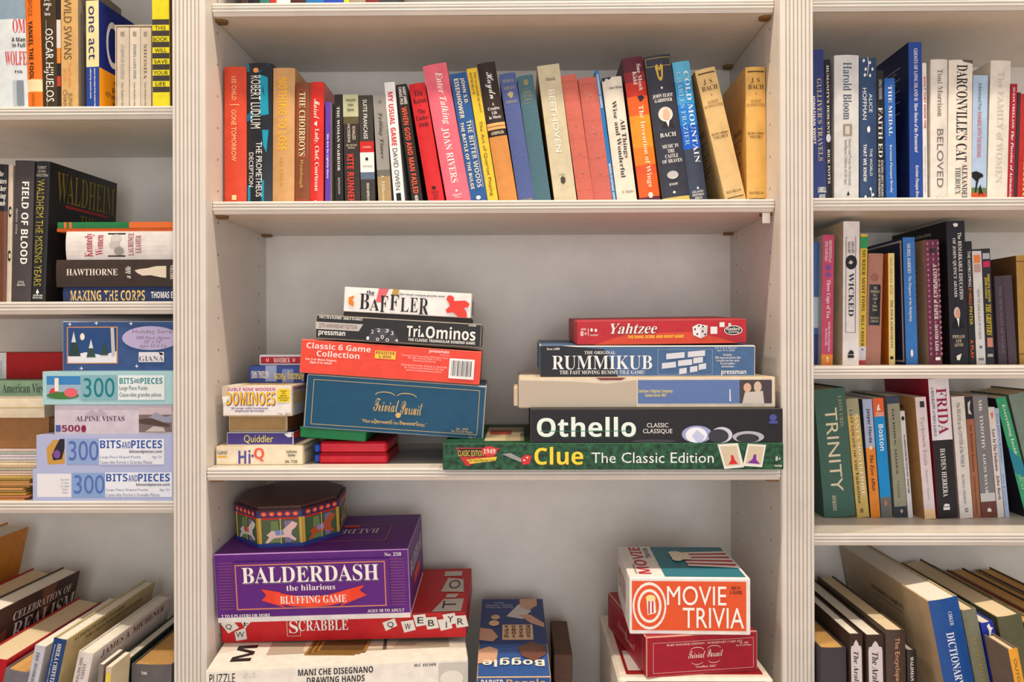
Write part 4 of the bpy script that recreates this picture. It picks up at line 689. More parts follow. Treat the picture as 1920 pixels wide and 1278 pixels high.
# crimson stack
p = at(1159, 1271, -60); q = at(1451, 1268, -60); z0 = p.z
t = thing('game_box', 'white-edged crimson box with rounded corners under the crimson trivia box', 'game box', None, Matrix.Translation(W((p.x, -60, ZLEDGE))))
hh = z0 - ZLEDGE
mb = MB(); mb.box(0, q.x - p.x, 0, 330, 0, hh, mat((226, 214, 198), .5), 5); mb.build('lid', t)
add_print(t, lambda u, v, off: (u * (q.x - p.x), 330 * (1 - v), hh + off), [('r', (150, 24, 34), .06, .04, .95, .95), ('r', (220, 214, 206), .08, .62, .24, .9)])
add_print(t, lambda u, v, off: (u * (q.x - p.x), -off, hh * (1 - v)), [('r', (70, 30, 36), .05, .03, .95, .9), ('r', (60, 130, 140), .8, .04, .86, .1)])
CRM = (158, 22, 42)
r, zq = gamebox('game_box', 'crimson trivia box with worn pale edges and a thin white border', 1210, 1419, -60, z0, 1194, 258, CRM, yaw=9, edge=(196, 140, 120), c=2.2, tray=(170, 40, 50),
    front=frame((222, 190, 180), .06, .16, .96, .9, .003, .008) + [A('BABY BOOMER EDITION - SUBSIDIARY CARD SET', 's', (230, 200, 190), .2, .25, .18, .86), curl((230, 200, 190), .45, .38, .06, .07), curl((230, 200, 190), .6, .36, .06, .07), A('Trivial', 'k', (234, 206, 196), .40, .58, .37, .52), A('Pursuit', 'k', (234, 206, 196), .38, .57, .54, .68), curl((230, 200, 190), .45, .68, .05, -.06), curl((230, 200, 190), .6, .66, .05, -.06), A('"Goodbye, kids"', 's', (230, 200, 190), .76, .83, .43, .62), A('Age - Adult\nFor 2 to 24 Players', 's', (230, 200, 190), .24, .36, .8, .94)],
    top=frame((206, 150, 146), .1, .08, .92, .92, .004, .004), left=frame((206, 160, 150), .08, .12, .92, .9, .004, .008) + [A('Trivial', 'k', (206, 160, 150), .4, .6, .3, .55), A('Pursuit', 'k', (206, 160, 150), .5, .7, .5, .75)])
MO = (222, 84, 36)
r, _ = gamebox('game_box', 'white and orange film trivia box with a popcorn picture on its teal lid', 1179, 1405.7, -44, zq, 1082, 217, (232, 228, 222), edge=(240, 236, 232), yaw=-1.5, c=1.5,
    front=[('r', MO, .02, .06, .965, .93), ('o', WH, .025, .08, .305, .92), ('o', MO, .04, .13, .29, .87), ('o', WH, .065, .2, .265, .8), ('o', MO, .085, .25, .245, .75), ('p', WH, [(.14, .38), (.21, .34), (.22, .62), (.15, .66)]), ('r', (190, 40, 44), .155, .4, .168, .64), ('r', (190, 40, 44), .185, .39, .198, .62), ('o', (240, 220, 150), .135, .3, .215, .42), A('MOVIE', 'n', (246, 240, 234), .14, .48, .31, .80), A('TRIVIA', 'n', (246, 240, 234), .52, .88, .44, .945), A('AGES 12+\n2+ PLAYERS', 'b', (90, 40, 20), .14, .28, .83, .93)],
    top=[('r', (46, 118, 136), .30, .02, .97, .97), ('t', 'MOVIE', 'b', (190, 40, 60), .09, .04, .2, .9, 'u'), ('t', 'TRIVIA', 'n', (40, 50, 60), .22, .06, .27, .42, 'u'), ('t', 'amazing', 'n', (60, 60, 60), .06, .62, .085, .9, 'u')] + [('p', (236, 232, 226) if k % 2 == 0 else (176, 44, 60), [(.55, .22 + .05 * k), (.97, .17 + .062 * k), (.97, .232 + .062 * k), (.55, .27 + .05 * k)]) for k in range(9)] + [('o', (236, 226, 200), .44 + .03 * (k % 4), .2 + .05 * (k // 2), .53 + .03 * (k % 4), .34 + .05 * (k // 2)) for k in range(9)],
    left=[A('MOVIE TRIVIA', 'n', (200, 120, 100), .3, .7, .1, .7)])
# ------------------------------------------------------------------ right bay, upper row
ROW['R1'] = dict(yb=370, Y=82, zs=ZR1, group='books in the upper row of the bay beside the dice game')
CUR = 'R1'
book((1512, 1544, 93, 1518, 1550), 'navy blue glossy book half hidden by the fluted stile', (44, 56, 116), [T("GULLIVER'S TRAVELS", 's', (190, 170, 130), .19, .73, .56, .84), T('JONATHAN SWIFT', 'b', WH, .3, .62, .26, .44), A('LAMBOLL\nHOUSE', 'b', WH, .9, .985, .5, .98)], hard=False, rough=.25)
book((1545, 1557, 112, 1550, 1559), 'thin black book with white lettering beside the navy book', (38, 34, 36), [T("HUMANITY'S DESCENT", 's', WH, .04, .52, .3, .72), ('o', (206, 200, 210), .1, .52, .9, .58), T('RICK POTTS', 's', WH, .63, .87, .3, .7)])
book((1565, 1609, 104, 1563, 1611), 'thick white hardcover with large grey-blue author lettering', (214, 212, 208), [T('Harold Bloom', 's', (80, 92, 110), .05, .44, .34, .68), ('r', (150, 140, 126), .34, .47, .70, .55), ('r', (206, 196, 180), .42, .485, .6, .54), T('Stories and Poems for Extremely\nIntelligent Children of All Ages', 's', (130, 126, 120), .57, .89, .36, .68), ('p', BK, [(.48, .955), (.55, .925), (.6, .955)]), A('SCRIBNER', 's', (110, 106, 100), .975, .985, .35, .7)])
book((1611, 1643, 109, 1612.5, 1644), 'slate blue hardcover with white leaf sprigs', (50, 72, 108), [T('ALICE', 'n', WH, .25, .38, .52, .72), T('HOFFMAN', 'n', WH, .21, .43, .16, .38), ('o', WH, .4, .475, .58, .52), T('THE WORLD', 'n', WH, .63, .82, .54, .7), T('THAT WE KNEW', 'b', WH, .6, .86, .18, .36)] + [('p', WH, [(x_, y_), (x_ + .09, y_ - .014), (x_ + .15, y_ + .004), (x_ + .05, y_ + .014)]) for x_, y_ in ((.15, .02), (.5, .035), (.25, .08), (.65, .08), (.2, .12), (.5, .125), (.5, .91), (.65, .95), (.2, .965), (.4, .98))] + [('p', WH, [(.42, .0), (.45, 0), (.5, .05), (.4, .13), (.38, .13), (.46, .05)]), ('p', WH, [(.55, .9), (.58, .9), (.66, .96), (.6, 1), (.57, 1), (.62, .96)])])
book((1644, 1656.4, 132, 1645, 1658.5), 'slim black paperback with tall white serif capitals beside the leaf-sprig book', (42, 38, 38), [T('LINDA K. WERTHEIMER', 's', (206, 200, 190), .07, .22, .3, .75), T('FAITH ED', 's', WH, .28, .66, .2, .78), T('TEACHING ABOUT RELIGION\nIN AN AGE OF INTOLERANCE', 's', WH, .68, .96, .12, .86)], hard=False)
book((1658, 1678, 146.5, 1663, 1681), 'shorter bright blue paperback with white serif title', (44, 96, 172), [T('THE MEDAL', 's', WH, .06, .47, .34, .68), T('Kerriann Flanagan Brosky', 's', WH, .54, .93, .34, .6)], hard=False, Y=76)
book((1703, 1728, 79, 1706, 1730), 'tall royal blue paperback with its dark back cover showing', (40, 72, 150), [T('GHOSTS OF LONG ISLAND II:', 's', WH, .04, .37, .4, .68), T('More Stories of the Paranormal', 'i', WH, .38, .69, .4, .68), T('Kerriann Flanagan Brosky', 'i', WH, .77, .99, .4, .7)], hard=False, side=(24, 36, 80), dp=225, sides=[('L', [('r', (180, 184, 200), .3, .12 + .024 * k, .85 - .07 * (k % 3), .126 + .024 * k) for k in range(13)] + [('r', (170, 160, 150), .08, .66, .3, .9)])])
book((1729, 1737, 118, 1731, 1739), 'thin white paperback with red italic capitals', (222, 218, 212), [T("DON'T THEY KNOW THE", 'b', (190, 40, 44), .1, .47, .3, .8), T('Remembering of a Family', 'i', (160, 156, 150), .6, .94, .3, .7)], hard=False)
book((1744.6, 1776.5, 112, 1744.6, 1776), 'cream hardcover with thin widely spaced grey lettering', (222, 214, 202), [T('Toni Morrison', 's', (120, 112, 104), .07, .40, .36, .68), T('BELOVED', 'n', (110, 104, 98), .49, .9, .34, .72), A('Knopf', 's', (150, 144, 136), .965, .985, .3, .8)])
book((1778.7, 1824, 113, 1777, 1820.5), 'thick cream hardcover with big black small-cap title and torn jacket top', (228, 218, 202), [T("DARCONVILLE'S CAT", 's', BK, .035, .72, .3, .78), T('ALEXANDER', 's', BK, .735, .99, .56, .8), T('THEROUX', 's', (60, 70, 70), .76, .95, .28, .5), ('p', (90, 76, 76), [(.5, 0), (1, .0), (1, .025), (.85, .02), (.6, .015)])])
book((1825, 1852.4, 141, 1821, 1849), 'pale blue paperback with a black tree and a runner', (170, 192, 216), [T('Adharanand Finn', 'n', (70, 100, 90), .06, .275, .36, .6), T('RUNNING WITH THE KENYANS', 'n', (190, 50, 56), .29, .65, .32, .6), ('p', BK, [(.0, .77), (.3, .76), (.7, .78), (.8, .8), (.5, .82), (.4, .86), (.3, .93), (.22, .93), (.3, .84), (.02, .81)]), ('p', BK, [(.5, .89), (.6, .865), (.66, .9), (.8, .95), (.6, .93), (.5, .96)])], hard=False, zones=[(.89, .93, (96, 120, 70)), (.93, 1, (200, 84, 44))])
book((1857.7, 1895, 114, 1851, 1888), 'tall cream hardcover with faint embossed title', (222, 214, 200), [T('The FAMILY of WOMEN', 's', (196, 188, 176), .08, .87, .36, .68)], bulge=2)
book((1895, 1908, 157, 1888.5, 1900), 'slim dark red paperback with white italic title beside the embossed cream book', (166, 34, 52), [T('SUSAN VREELAND', 's', WH, .03, .38, .35, .68), T('The Passion of Artemisia', 'i', WH, .4, .97, .3, .7)], hard=False)
book((1909, 1914, 173, 1900.5, 1906), 'very thin dark booklet beside the slim dark red paperback', (60, 50, 54), hard=False)
book((1914.5, 1942, 176, 1907, 1935), 'red and gold paperback at the end of the upper row', (176, 44, 40), [T('A. J. PARKER', 's', (220, 190, 120), .1, .96, .3, .7)], hard=False)

# ------------------------------------------------------------------ right bay, second row
ROW['R2'] = dict(yb=677, Y=120, zs=ZR2, group='books in the second row of the bay beside the dice game')
CUR = 'R2'
PG = (240, 140, 40)
book((1510, 1535, 453, 1510, 1534), 'blue picture-spined book half hidden by the fluted stile', (60, 100, 160), [('r', (170, 190, 206), .6, .45, 1, .7), ('r', (40, 60, 120), .5, .75, 1, 1)], hard=False, Y=140)
book((1543, 1564, 440, 1540, 1561.4), 'rose pink paperback with an orange foot and white lettering', (198, 70, 106), [T('GREG MORTENSON and\nDAVID OLIVER RELIN', 'n', WH, .04, .21, .2, .8), ('o', (120, 80, 160), .3, .23, .75, .275), ('o', (120, 80, 160), .3, .29, .75, .325), T('Three Cups of Tea', 's', WH, .345, .64, .3, .72), T("One Man's Mission to Promote Peace\nOne School at a Time", 's', WH, .67, .9, .3, .75), ('o', WH, .4, .935, .62, .98), ('o', PG, .46, .95, .56, .975)], hard=False, zones=[(.92, 1, PG)], side=(206, 190, 170))
book((1581, 1612, 414.7, 1580, 1610), 'tall white paperback with a black roundel and framed spaced title', (226, 218, 214), frame((90, 80, 84), .16, .11, .78, .775, .03, .003) + [('r', (226, 218, 214), .25, .11, .7, .115), T('GREGORY\nMAGUIRE', 's', BK, .14, .225, .28, .68), ('o', BK, .14, .235, .84, .335), ('p', (200, 196, 190), [(.3, .29), (.45, .27), (.6, .285), (.5, .3)]), T('WICKED', 's', BK, .36, .66, .34, .66), ('p', BK, [(.3, .925), (.4, .905), (.5, .895), (.65, .905), (.68, .925)]), ('r', BK, .3, .93, .68, .95)], hard=False, Y=104, side=(206, 190, 160), sides=[('L', [('r', (150, 136, 110), .1, .22 + .09 * k, .3, .24 + .09 * k) for k in range(6)])])
book((1612.5, 1628, 438.5, 1611, 1622), 'library-taped paperback with yellow spine, green sticker and black capitals', (214, 180, 60), [T('MURDER MOST FOWL', 's', BK, .12, .60, .3, .75), T('BILL CRIDER', 's', BK, .62, .86, .3, .7), ('o', BK, .4, .875, .6, .89)], hard=False, zones=[(.02, .11, (40, 150, 80)), (.86, .965, (214, 210, 216)), (.965, 1, (190, 60, 60))], rough=.2)
book((1628, 1656, 475, 1623, 1651), 'faded pink-brown cloth hardcover with a black label', (176, 124, 108), [('r', (40, 38, 44), .12, .28, .86, .645), A('THE\nPORTRAIT\nOF A\nLADY\nby\nHenry\nJames', 's', (200, 190, 150), .3, .52, .2, .78), A('MODERN\nLIBRARY', 's', (180, 170, 130), .57, .62, .2, .78), ('o', (150, 96, 84), .2, .18, .7, .25)], kind='cloth', rough=.85)
book((1665, 1677, 474.4, 1667, 1678), 'slim pale yellow paperback with an orange back cover', (226, 204, 130), [T('DON MIGUEL RUIZ', 's', (150, 130, 80), .04, .37, .3, .62), T('THE FOUR AGREEMENTS', 's', (70, 56, 40), .42, .85, .3, .68), ('r', BK, .2, .925, .7, .95)], hard=False, side=(222, 120, 34), dp=140)
book((1692, 1715, 444.6, 1699, 1720.5), 'sky blue paperback with a white-bordered navy back cover', (56, 116, 186), [T('MURIEL BARBERY', 's', WH, .05, .285, .34, .62), T('- The Elegance of the Hedgehog', 's', WH, .29, .66, .34, .62), ('o', WH, .4, .88, .62, .94)], hard=False, side=(30, 44, 80), dp=215, sides=[('L', frame((206, 204, 206), .02, .02, .98, .98, .03, .015))])
book((1735, 1759, 449, 1740, 1767.5), 'maroon damask-patterned paperback with white small caps and tan back cover', (112, 52, 74), [('p', (176, 110, 130), [(x_, y_), (x_ + .12, y_ - .012), (x_ + .2, y_ + .004), (x_ + .08, y_ + .016)]) for x_ in (.06, .4, .72) for y_ in [.03 + .042 * k for k in range(22)]] + [('o', (40, 50, 70), .3, .07, .62, .11), T('A CONSPIRACY of PAPER', 's', WH, .2, .64, .36, .66), T('DAVID LISS', 's', WH, .68, .89, .36, .62), ('r', WH, .36, .94, .7, .965)], hard=False, side=(190, 156, 128), dp=170, sides=[('L', [('r', (110, 80, 64), .2, .15 + .05 * k, .8, .158 + .05 * k) for k in range(9)])])
book((1774, 1808, 414, 1782, 1816.7), 'tall black paperback with white small caps and a small portrait', (40, 38, 46), [('p', WH, [(.36, .02), (.5, .015), (.64, .02), (.6, .04), (.42, .04)]), T('The REMARKABLE EDUCATION', 's', WH, .08, .55, .60, .80), T('OF JOHN QUINCY ADAMS', 's', WH, .12, .53, .28, .48), ('o', (210, 200, 190), .26, .60, .6, .68), ('o', (214, 160, 130), .34, .61, .6, .685), ('p', (24, 22, 26), [(.16, .74), (.34, .69), (.6, .69), (.8, .74), (.8, .75), (.16, .75)]), ('p', WH, [(.4, .68), (.54, .68), (.5, .74)]), A('PHYLLIS\nLEE\nLEVIN', 's', (220, 200, 170), .795, .875, .14, .8), ('p', WH, [(.32, .94), (.6, .925), (.5, .97), (.34, .97)])], hard=False, side=(30, 27, 28), dp=230, sides=[('L', [A('A sweeping portrait of John Quincy', 'i', WH, .05, .08, .1, .75), ('r', (150, 90, 70), .25, .1, .75, .115)])])
book((1810, 1821.5, 452, 1817.5, 1830), 'slim black paperback with white, orange and yellow title words', (40, 38, 40), [T('THE HOMECOMING', 'n', WH, .08, .37, .25, .7), T('BY HAROLD', 'n', (232, 120, 40), .38, .52, .25, .7), T('PINTER', 'n', (230, 200, 60), .53, .68, .25, .7), T('A PLAY', 'b', (226, 90, 40), .8, .95, .25, .7)], hard=False, pages=PAGEW)
def dvd(q, lab, c_, tx):
    book(q, lab, c_, tx, hard=False, dp=140, rough=.15, side=(40, 40, 44), name='dvd_case', pages=mat((40, 40, 44), .4))
dvd((1822, 1839.7, 467, 1831, 1848), 'white-spined DVD case with thin grey title', (214, 210, 206), [('r', (40, 38, 40), 0, 0, 1, .015), ('r', (226, 130, 70), .15, .05, .85, .12), ('r', (190, 150, 140), .15, .13, .85, .2), T('HOW TO LOSE A GUY IN 10 DAYS', 'n', (110, 106, 110), .35, .78, .36, .62), ('r', (90, 90, 96), .4, .84, .65, .86), A('DVD', 'b', BK, .945, .965, .25, .8)])
dvd((1840, 1856, 465.7, 1849, 1865), 'black DVD case with yellow slanted title and small photo', (44, 44, 52), [('r', (180, 180, 190), .1, .04, .9, .09), ('r', (200, 40, 90), .1, .11, .9, .16), T('ANJELICA HUSTON\nJOHN CUSACK', 'b', (226, 200, 60), .22, .46, .15, .8), T('THE GRIFTERS', 'i', (240, 206, 40), .48, .75, .2, .8), ('r', (200, 130, 110), .2, .77, .85, .85), A('DVD', 'b', WH, .91, .935, .2, .8)])
book((1865, 1880, 517, 1872, 1889), 'small dark plum cloth book with stamped lettering, beside the black DVD case', (78, 66, 76), [T('THE MERCHANT OF VENICE', 's', (120, 106, 112), .12, .88, .36, .66)], kind='cloth', rough=.8, dp=110)
book((1881, 1896, 516, 1890, 1907.6), 'small dark plum cloth book with worn edges, next to the old gold book', (82, 70, 80), [], kind='cloth', rough=.8, dp=110)
book((1905, 1935, 478.5, 1911, 1942), 'old gold-brown leather book at the end of the second row', (176, 132, 54), [('r', (110, 80, 40), 0, .05, 1, .06), ('r', (110, 80, 40), 0, .9, 1, .91)], side=(120, 86, 48), dp=210, Y=124)

# ------------------------------------------------------------------ right bay, third row
ROW['R3'] = dict(yb=967, Y=165, zs=ZR3, group='leaning books in the third row of the bay beside the dice game')
CUR = 'R3'
CM = (222, 206, 170)
book((1526, 1583, 728, 1545, 1605), 'thick dark green cloth hardcover with inline gilt capitals, leaning', (72, 104, 92), [T('LEON URIS', 's', (170, 160, 120), .06, .3, .74, .86), T('TRINITY', 'n', CM, .15, .80, .28, .66), T('DOUBLEDAY', 's', CM, .83, .95, .28, .4)], kind='cloth', rough=.8)
book((1586, 1609, 747, 1607, 1630), 'leaning golden paperback with white and dark overlapping title lines', (206, 174, 96), [T('SANTA MONTEFIORE', 's', (238, 232, 220), .13, .82, .56, .84), T('LAST VOYAGE OF THE', 's', (60, 56, 46), .09, .61, .2, .4), T('Valentina', 'i', (60, 50, 40), .62, .88, .2, .46), A('H', 's', BK, .925, .96, .3, .55)], hard=False, zones=[(0, .14, (160, 156, 120))])
book((1617, 1634, 748, 1632.5, 1651), 'leaning paperback pale blue above and orange below', (228, 134, 40), [T('Jasper Fforde', 'b', BK, .08, .37, .3, .74), ('o', (240, 180, 120), .3, .39, .72, .43), ('o', WH, .42, .395, .6, .425), T('The Eyre Affair', 'i', BK, .47, .78, .25, .7)], hard=False, zones=[(0, .41, (170, 178, 206))], side=(60, 70, 100))
book((1636, 1655.5, 746, 1652.5, 1673.7), 'leaning bright cyan guidebook with an orange head and photo foot', (20, 140, 206), [('p', WH, [(.35, .08), (.5, .05), (.6, .06), (.55, .08), (.7, .1), (.5, .1), (.35, .115)]), A('ROUGH\nGUIDES', 'b', WH, .12, .15, .2, .9), T('Boston', 'b', (226, 240, 248), .22, .44, .34, .78), ('r', (180, 120, 110), .3, .86, .6, .9)], hard=False, zones=[(0, .155, (228, 98, 46)), (.83, 1, (110, 106, 100))])
book((1663, 1685, 741.4, 1678, 1701.6), 'leaning olive-grey paperback with navy ends and spaced black capitals', (150, 146, 122), [T('GO DOWN, MOSES', 's', BK, .11, .64, .3, .5), T('FAULKNER', 's', (80, 76, 64), .70, .84, .36, .5), ('p', (190, 170, 110), [(.42, .945), (.55, .93), (.68, .945), (.55, .97)])], hard=False, zones=[(0, .065, (58, 64, 86)), (.91, 1, (52, 56, 72))])
book((1687, 1696, 770, 1703, 1711.8), 'very slim white paperback with tiny black capitals, leaning', (214, 208, 206), [('o', BK, .2, .05, .85, .09), T('THE AMERICAN DREAM AND THE ZOO STORY  EDWARD ALBEE', 'b', BK, .22, .77, .35, .7)], hard=False)
book((1716, 1735, 744, 1733, 1755), 'leaning pale pink paperback with thin handwritten-style title and peach foot', (222, 206, 206), [('r', (50, 44, 46), .4, .035, .8, .085), T('Turbulent Souls', 'n', (170, 130, 140), .16, .56, .36, .68), T('Stephen J. Dubner', 'n', (170, 150, 150), .6, .85, .38, .6)], hard=False, zones=[(.92, 1, (232, 196, 150))], side=(196, 150, 96), Y=150, sides=[('L', [A('SINGER', 'b', (90, 50, 40), .08, .11, .2, .7)] + [('r', (130, 96, 60), .2, .15 + .05 * k, .75, .156 + .05 * k) for k in range(10)] + [('r', (210, 200, 190), .2, .76, .6, .84)])])
book((1741, 1777, 709.4, 1757, 1797.3), 'tall leaning black paperback with a white head panel and red capitals', (42, 36, 38), [T('FRIDA', 's', (150, 24, 56), .07, .40, .36, .86), T('A BIOGRAPHY of FRIDA KAHLO', 's', (80, 60, 66), .06, .41, .10, .24), T('HAYDEN HERRERA', 's', WH, .50, .845, .34, .58), ('p', WH, [(.3, .915), (.4, .895), (.6, .9), (.62, .915)]), ('r', WH, .3, .92, .62, .94)], hard=False, zones=[(0, .44, (226, 220, 226))], side=(170, 24, 56), dp=195, Y=155)
book((1783, 1808, 743, 1800.5, 1824), 'leaning white paperback with grey small-cap title', (220, 212, 204), [T('The ISLAND at the CENTER of the WORLD', 's', (110, 106, 104), .05, .58, .36, .64), T('RUSSELL SHORTO', 's', (130, 124, 120), .64, .88, .36, .56), ('o', (90, 86, 84), .42, .915, .66, .95), ('o', (220, 212, 204), .48, .922, .6, .943)], hard=False, Y=156)
book((1809, 1822.8, 743.4, 1825, 1839.5), 'slim leaning brown paperback with a black patterned head', (164, 104, 72), [('p', (206, 200, 190), [(.3, .05), (.7, .03), (.5, .1), (.75, .15), (.3, .14)]), T('The Blithedale Romance', 's', (90, 56, 40), .23, .62, .34, .66), T('NATHANIEL HAWTHORNE', 's', (100, 60, 40), .66, .97, .36, .6)], hard=False, zones=[(0, .185, (44, 42, 46))])
book((1823.5, 1851, 741.7, 1841, 1868.8), 'leaning grey stone-textured paperback with white spaced capitals', (128, 124, 124), [T('MR. TIMOTHY', 's', WH, .03, .44, .36, .58), T('LOUIS BAYARD', 's', WH, .48, .84, .36, .56), ('r', (200, 196, 190), 0, .8, 1, .87), ('p', WH, [(.4, .935), (.5, .92), (.66, .935), (.66, .955), (.4, .955)])], hard=False, zones=[(.87, 1, (116, 66, 56))], kind='cloth')
book((1853, 1864, 763, 1870.5, 1883.5), 'slim leaning cream paperback with bold black old-style lettering', (222, 208, 200), [('p', (220, 110, 70), [(.3, .05), (.7, .05), (.6, .1), (.4, .1)]), T('Lost In The Funhouse', 's', BK, .2, .58, .28, .74), T('John Barth', 's', BK, .62, .84, .28, .74)], hard=False)
book((1864.5, 1872, 765, 1884.5, 1893), 'very thin leaning pale blue booklet with tiny print', (170, 188, 214), [T('DON ZAPATA ALMANAC', 'n', (90, 110, 160), .05, .5, .3, .7), T('Arts & Letters', 'n', (90, 110, 160), .6, .9, .3, .6)], hard=False)
book((1866, 1886, 744.6, 1923, 1943), 'steeply leaning green paperback with white title and a black back cover', (60, 160, 110), [T('Everything Inside', 's', (230, 240, 232), .06, .50, .36, .72), T('EDWIDGE\nDANTICAT', 's', (180, 220, 190), .54, .78, .3, .8), ('p', (40, 130, 150), [(.0, .4), (1, .55), (1, .7), (0, .62)])], hard=False, side=(40, 34, 48), dp=150, sides=[('L', [('r', (200, 190, 190), .2, .78, .6, .9)])], Y=170)
book((1890, 1935, 735, 1945, 1992), 'large grey-green book leaning behind the green paperback', (120, 136, 122), Y=185, dp=140)

# ------------------------------------------------------------------ bottom books standing on the ledge, seen from above
ROW['R4'] = dict(yb=1278, Y=-45, zs=ZLEDGE, group='books on the ledge below the bay beside the dice game')
CUR = 'R4'
def low(x0, x1, y, lab, c_, dp, tx=(), Y=-45, pages=None, lean=0, **k):
    k.setdefault('hard', True); dx = (1278 - y) * math.tan(math.radians(lean))
    return book((x0, x1, y, x0 + dx, x1 + dx), lab, c_, tx, Y=Y, dp=dp, pages=pages, yb=1278, **k)
LBL = (206, 196, 196)
low(1538, 1586, 1213, 'charcoal cloth volume with tan page tops beside the stile, on the ledge', (66, 62, 68), 330, Y=-20, pages=PAGEO, kind='cloth', rough=.8, lean=1.2)
def almanac(x0, x1, y, lab, lean, Y):
    low(x0, x1, y, lab, (62, 46, 38), 330, [('p', LBL, [(.1, .8), (.1, .11), (.14, .085), (.3, .08), (.36, .06), (.5, .04), (.64, .06), (.7, .08), (.86, .085), (.9, .11), (.9, .8)]), T('The Arabian', 'i', BK, .12, .42, .3, .66)], Y=Y, lean=lean, kind='cloth', rough=.85, pages=PAGEW, bulge=.3)
almanac(1592, 1617, 1188, 'brown volume with a white scalloped spine label, beside the charcoal volume', 1.2, -25)
almanac(1624, 1657, 1190, 'brown volume with a white scalloped spine label, beside the lettered brown encyclopedia', 1.2, -28)
low(1660, 1697, 1180, 'dark brown encyclopedia volume with copper lettering', (70, 54, 46), 330, [T('The Encyclopedia', 'n', (216, 160, 120), .05, .40, .36, .66)], Y=-32, lean=1.2, pages=PAGE)
low(1700, 1718, 1218, 'slim black glossy book with white capitals beside the encyclopedia', (34, 30, 32), 200, [T('WALDMAN', 's', WH, .05, .24, .3, .62)], Y=-30, lean=1.5, rough=.2, pages=PAGEW)
low(1739, 1796, 1122, 'big blue dictionary with white capitals and a broad tan cover showing', (30, 78, 146), 392, [T('CIRKER', 's', (206, 214, 226), .07, .145, .55, .68), T('DICTIONARY', 's', (226, 232, 240), .18, .47, .36, .62)], Y=-52, lean=11, side=(190, 166, 132), pages=PAGEW, rough=.3, sides=[('L', [A('DOVER BOOKS ON AMERICANA', 's', (90, 70, 54), .13, .16, .36, .72), ('r', (130, 104, 80), .38, .18, .70, .186)])])
low(1802, 1830, 1142, 'olive-grey cloth book with frayed head beside the blue dictionary', (124, 124, 104), 240, [T('YESTERDAY', 's', (160, 140, 60), .15, .45, .4, .6)], Y=-45, lean=11, kind='cloth', rough=.9)
low(1838, 1862, 1166, 'royal blue book with white slab capitals and a ballplayer figure', (30, 50, 160), 240, [('p', WH, [(.4, .02), (.6, .005), (.7, .03), (.9, .04), (.7, .05), (.6, .08), (.4, .09), (.5, .05)]), T('THE BASEBALL', 's', WH, .12, .5, .42, .76)], Y=-45, lean=11, pages=PAGEW)
low(1890, 1908, 1216, 'slim grey and yellow jacketed book leaning in front of the olive green one', (226, 160, 50), 70, [T('OUTDOORS', 'n', (120, 90, 40), .06, .35, .3, .6)], Y=-124, lean=11, side=(120, 104, 92))
low(1868, 1915, 1153, 'olive green cloth book with tan page tops near the end of the ledge row', (92, 90, 66), 360, Y=-30, lean=11, pages=PAGE)
for x0, x1, y, c_, nm in ((1924, 1948, 1168, (110, 106, 88), 'grey-green'), (1951, 1984, 1180, (130, 40, 40), 'dark red'), (1987, 2020, 1176, (50, 48, 40), 'blackish'), (2023, 2052, 1180, (140, 110, 70), 'tan'), (2055, 2084, 1174, (90, 70, 50), 'umber')):
    low(x0, x1, y, 'old ' + nm + ' volume in the far part of the ledge row', c_, 370, Y=-30, lean=11, pages=PAGEO)
ROW['L4'] = dict(yb=1278, Y=-50, zs=ZLEDGE, group='books on the ledge below the jigsaw puzzles')
CUR = 'L4'
low(-205, -153, 1061, 'large orange and white picture book at the far end of the ledge row', (210, 130, 40), 330, Y=-30, lean=-12, pages=PAGEW)
low(-146, -94, 1166, 'cream-paged volume with a red cover beside the orange picture book', (176, 30, 40), 330, Y=-30, lean=-12, pages=PAGE)
low(-86, -44, 1162, 'tall art book with dark painted cover and white capitals', (76, 52, 44), 330, Y=-46, lean=-12, yaw=-1.2, pages=PAGEW, sides=[('R', [('p', (130, 80, 56), [(.6, .0), (.75, 0), (.7, .2), (.62, .2)]), ('p', (120, 70, 50), [(.1, .2), (.3, .16), (.3, .5), (.1, .5)]), A('CELEBRATION OF', 's', (232, 220, 210), .07, .13, .34, .93), A('REALISM', 's', (236, 228, 222), .15, .28, .36, .99)])])
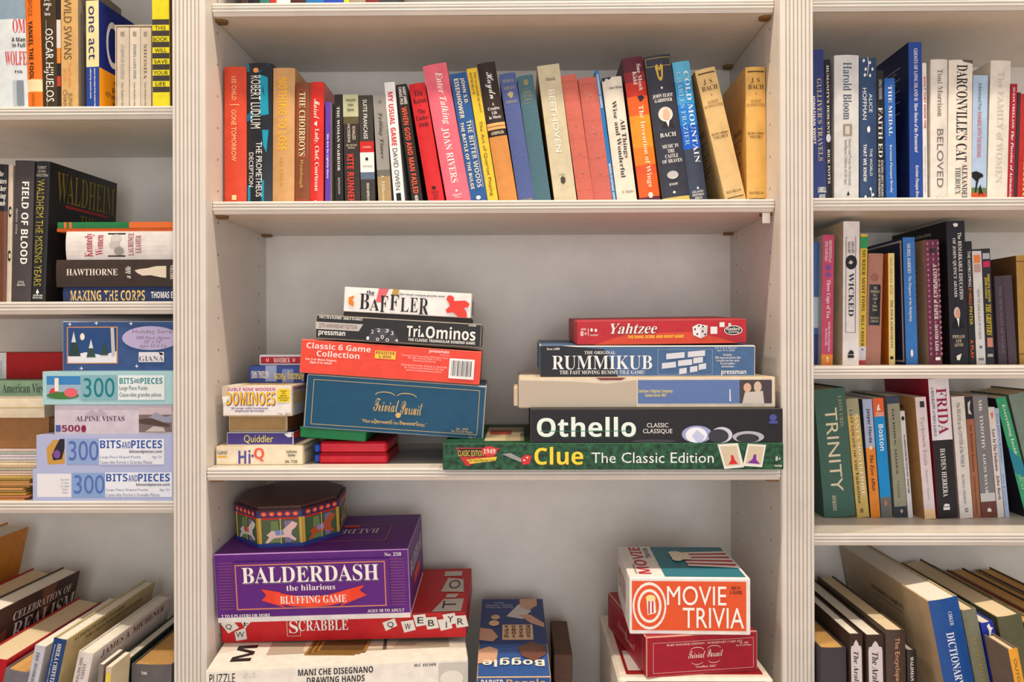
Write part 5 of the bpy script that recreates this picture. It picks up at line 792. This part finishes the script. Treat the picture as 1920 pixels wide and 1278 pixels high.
low(-38, 15, 1232, 'thick crimson hardcover with broad cream page tops', (176, 20, 36), 320, Y=-60, lean=-12, pages=PAGE, rough=.3)
low(10, 54, 1256, 'grey torn-jacket book with orange page tops beside the crimson hardcover', (110, 106, 112), 190, Y=-66, lean=-12, pages=PAGEO)
low(66, 86, 1210, 'slim pale grey book with dark serif lettering', (190, 190, 200), 260, [T('ERIC HOMBERGER', 's', (70, 70, 80), .05, .32, .3, .6)], Y=-62, lean=-12, pages=PAGEW, hard=False)
low(101, 126, 1197, 'navy-spined guidebook with a cream and gold cover showing', (28, 60, 112), 345, [T('SHEILA CHEFETZ', 's', WH, .03, .30, .42, .72), T('PHOTOGRAPHY BY JOSHUA GREENE', 's', (200, 206, 216), .04, .34, .16, .28)], Y=-62, lean=-12, pages=PAGEW, side=(196, 176, 130), sides=[('R', [A('A COMPLETE GUIDE TO FINDING', 's', (110, 84, 40), .02, .05, .08, .62), A('FOR COLLECTING AND ENTERTAINING', 's', (110, 84, 40), .065, .09, .2, .84)])])
low(148, 176, 1222, 'white-jacketed hardcover with dark red cover lettering', (214, 206, 200), 320, [T('JAMES\nMICHENER', 's', (110, 100, 100), .04, .24, .2, .72)], Y=-64, lean=-12, pages=PAGEW, sides=[('R', [A('JAMES A. MICHENER', 's', (120, 36, 40), .03, .09, .1, .9)])])
low(186, 195, 1245, 'thin grey-brown booklet beside the white-jacketed book', (130, 120, 112), 70, Y=-64, lean=-5, hard=False)
low(199, 209, 1250, 'thin booklet with a yellow and purple spine strip', (206, 190, 160), 70, [('r', (222, 200, 60), .1, .05, .9, .25), ('r', (150, 60, 130), .1, .25, .9, .4)], Y=-64, lean=-4, hard=False)
low(217, 240, 1238, 'dark green and black hardcover with white page tops', (36, 52, 46), 330, [T('PINCUS', 'b', WH, .05, .2, .3, .55)], Y=10, lean=-3, pages=PAGEW)
low(247, 322, 1245, 'broad grey torn-jacket volume with orange endpaper beside the fluted stile', (96, 92, 92), 290, [A('THE', 'b', WH, .07, .10, .26, .40)], Y=14, lean=-1, pages=PAGEO, bulge=3)
flush_print()
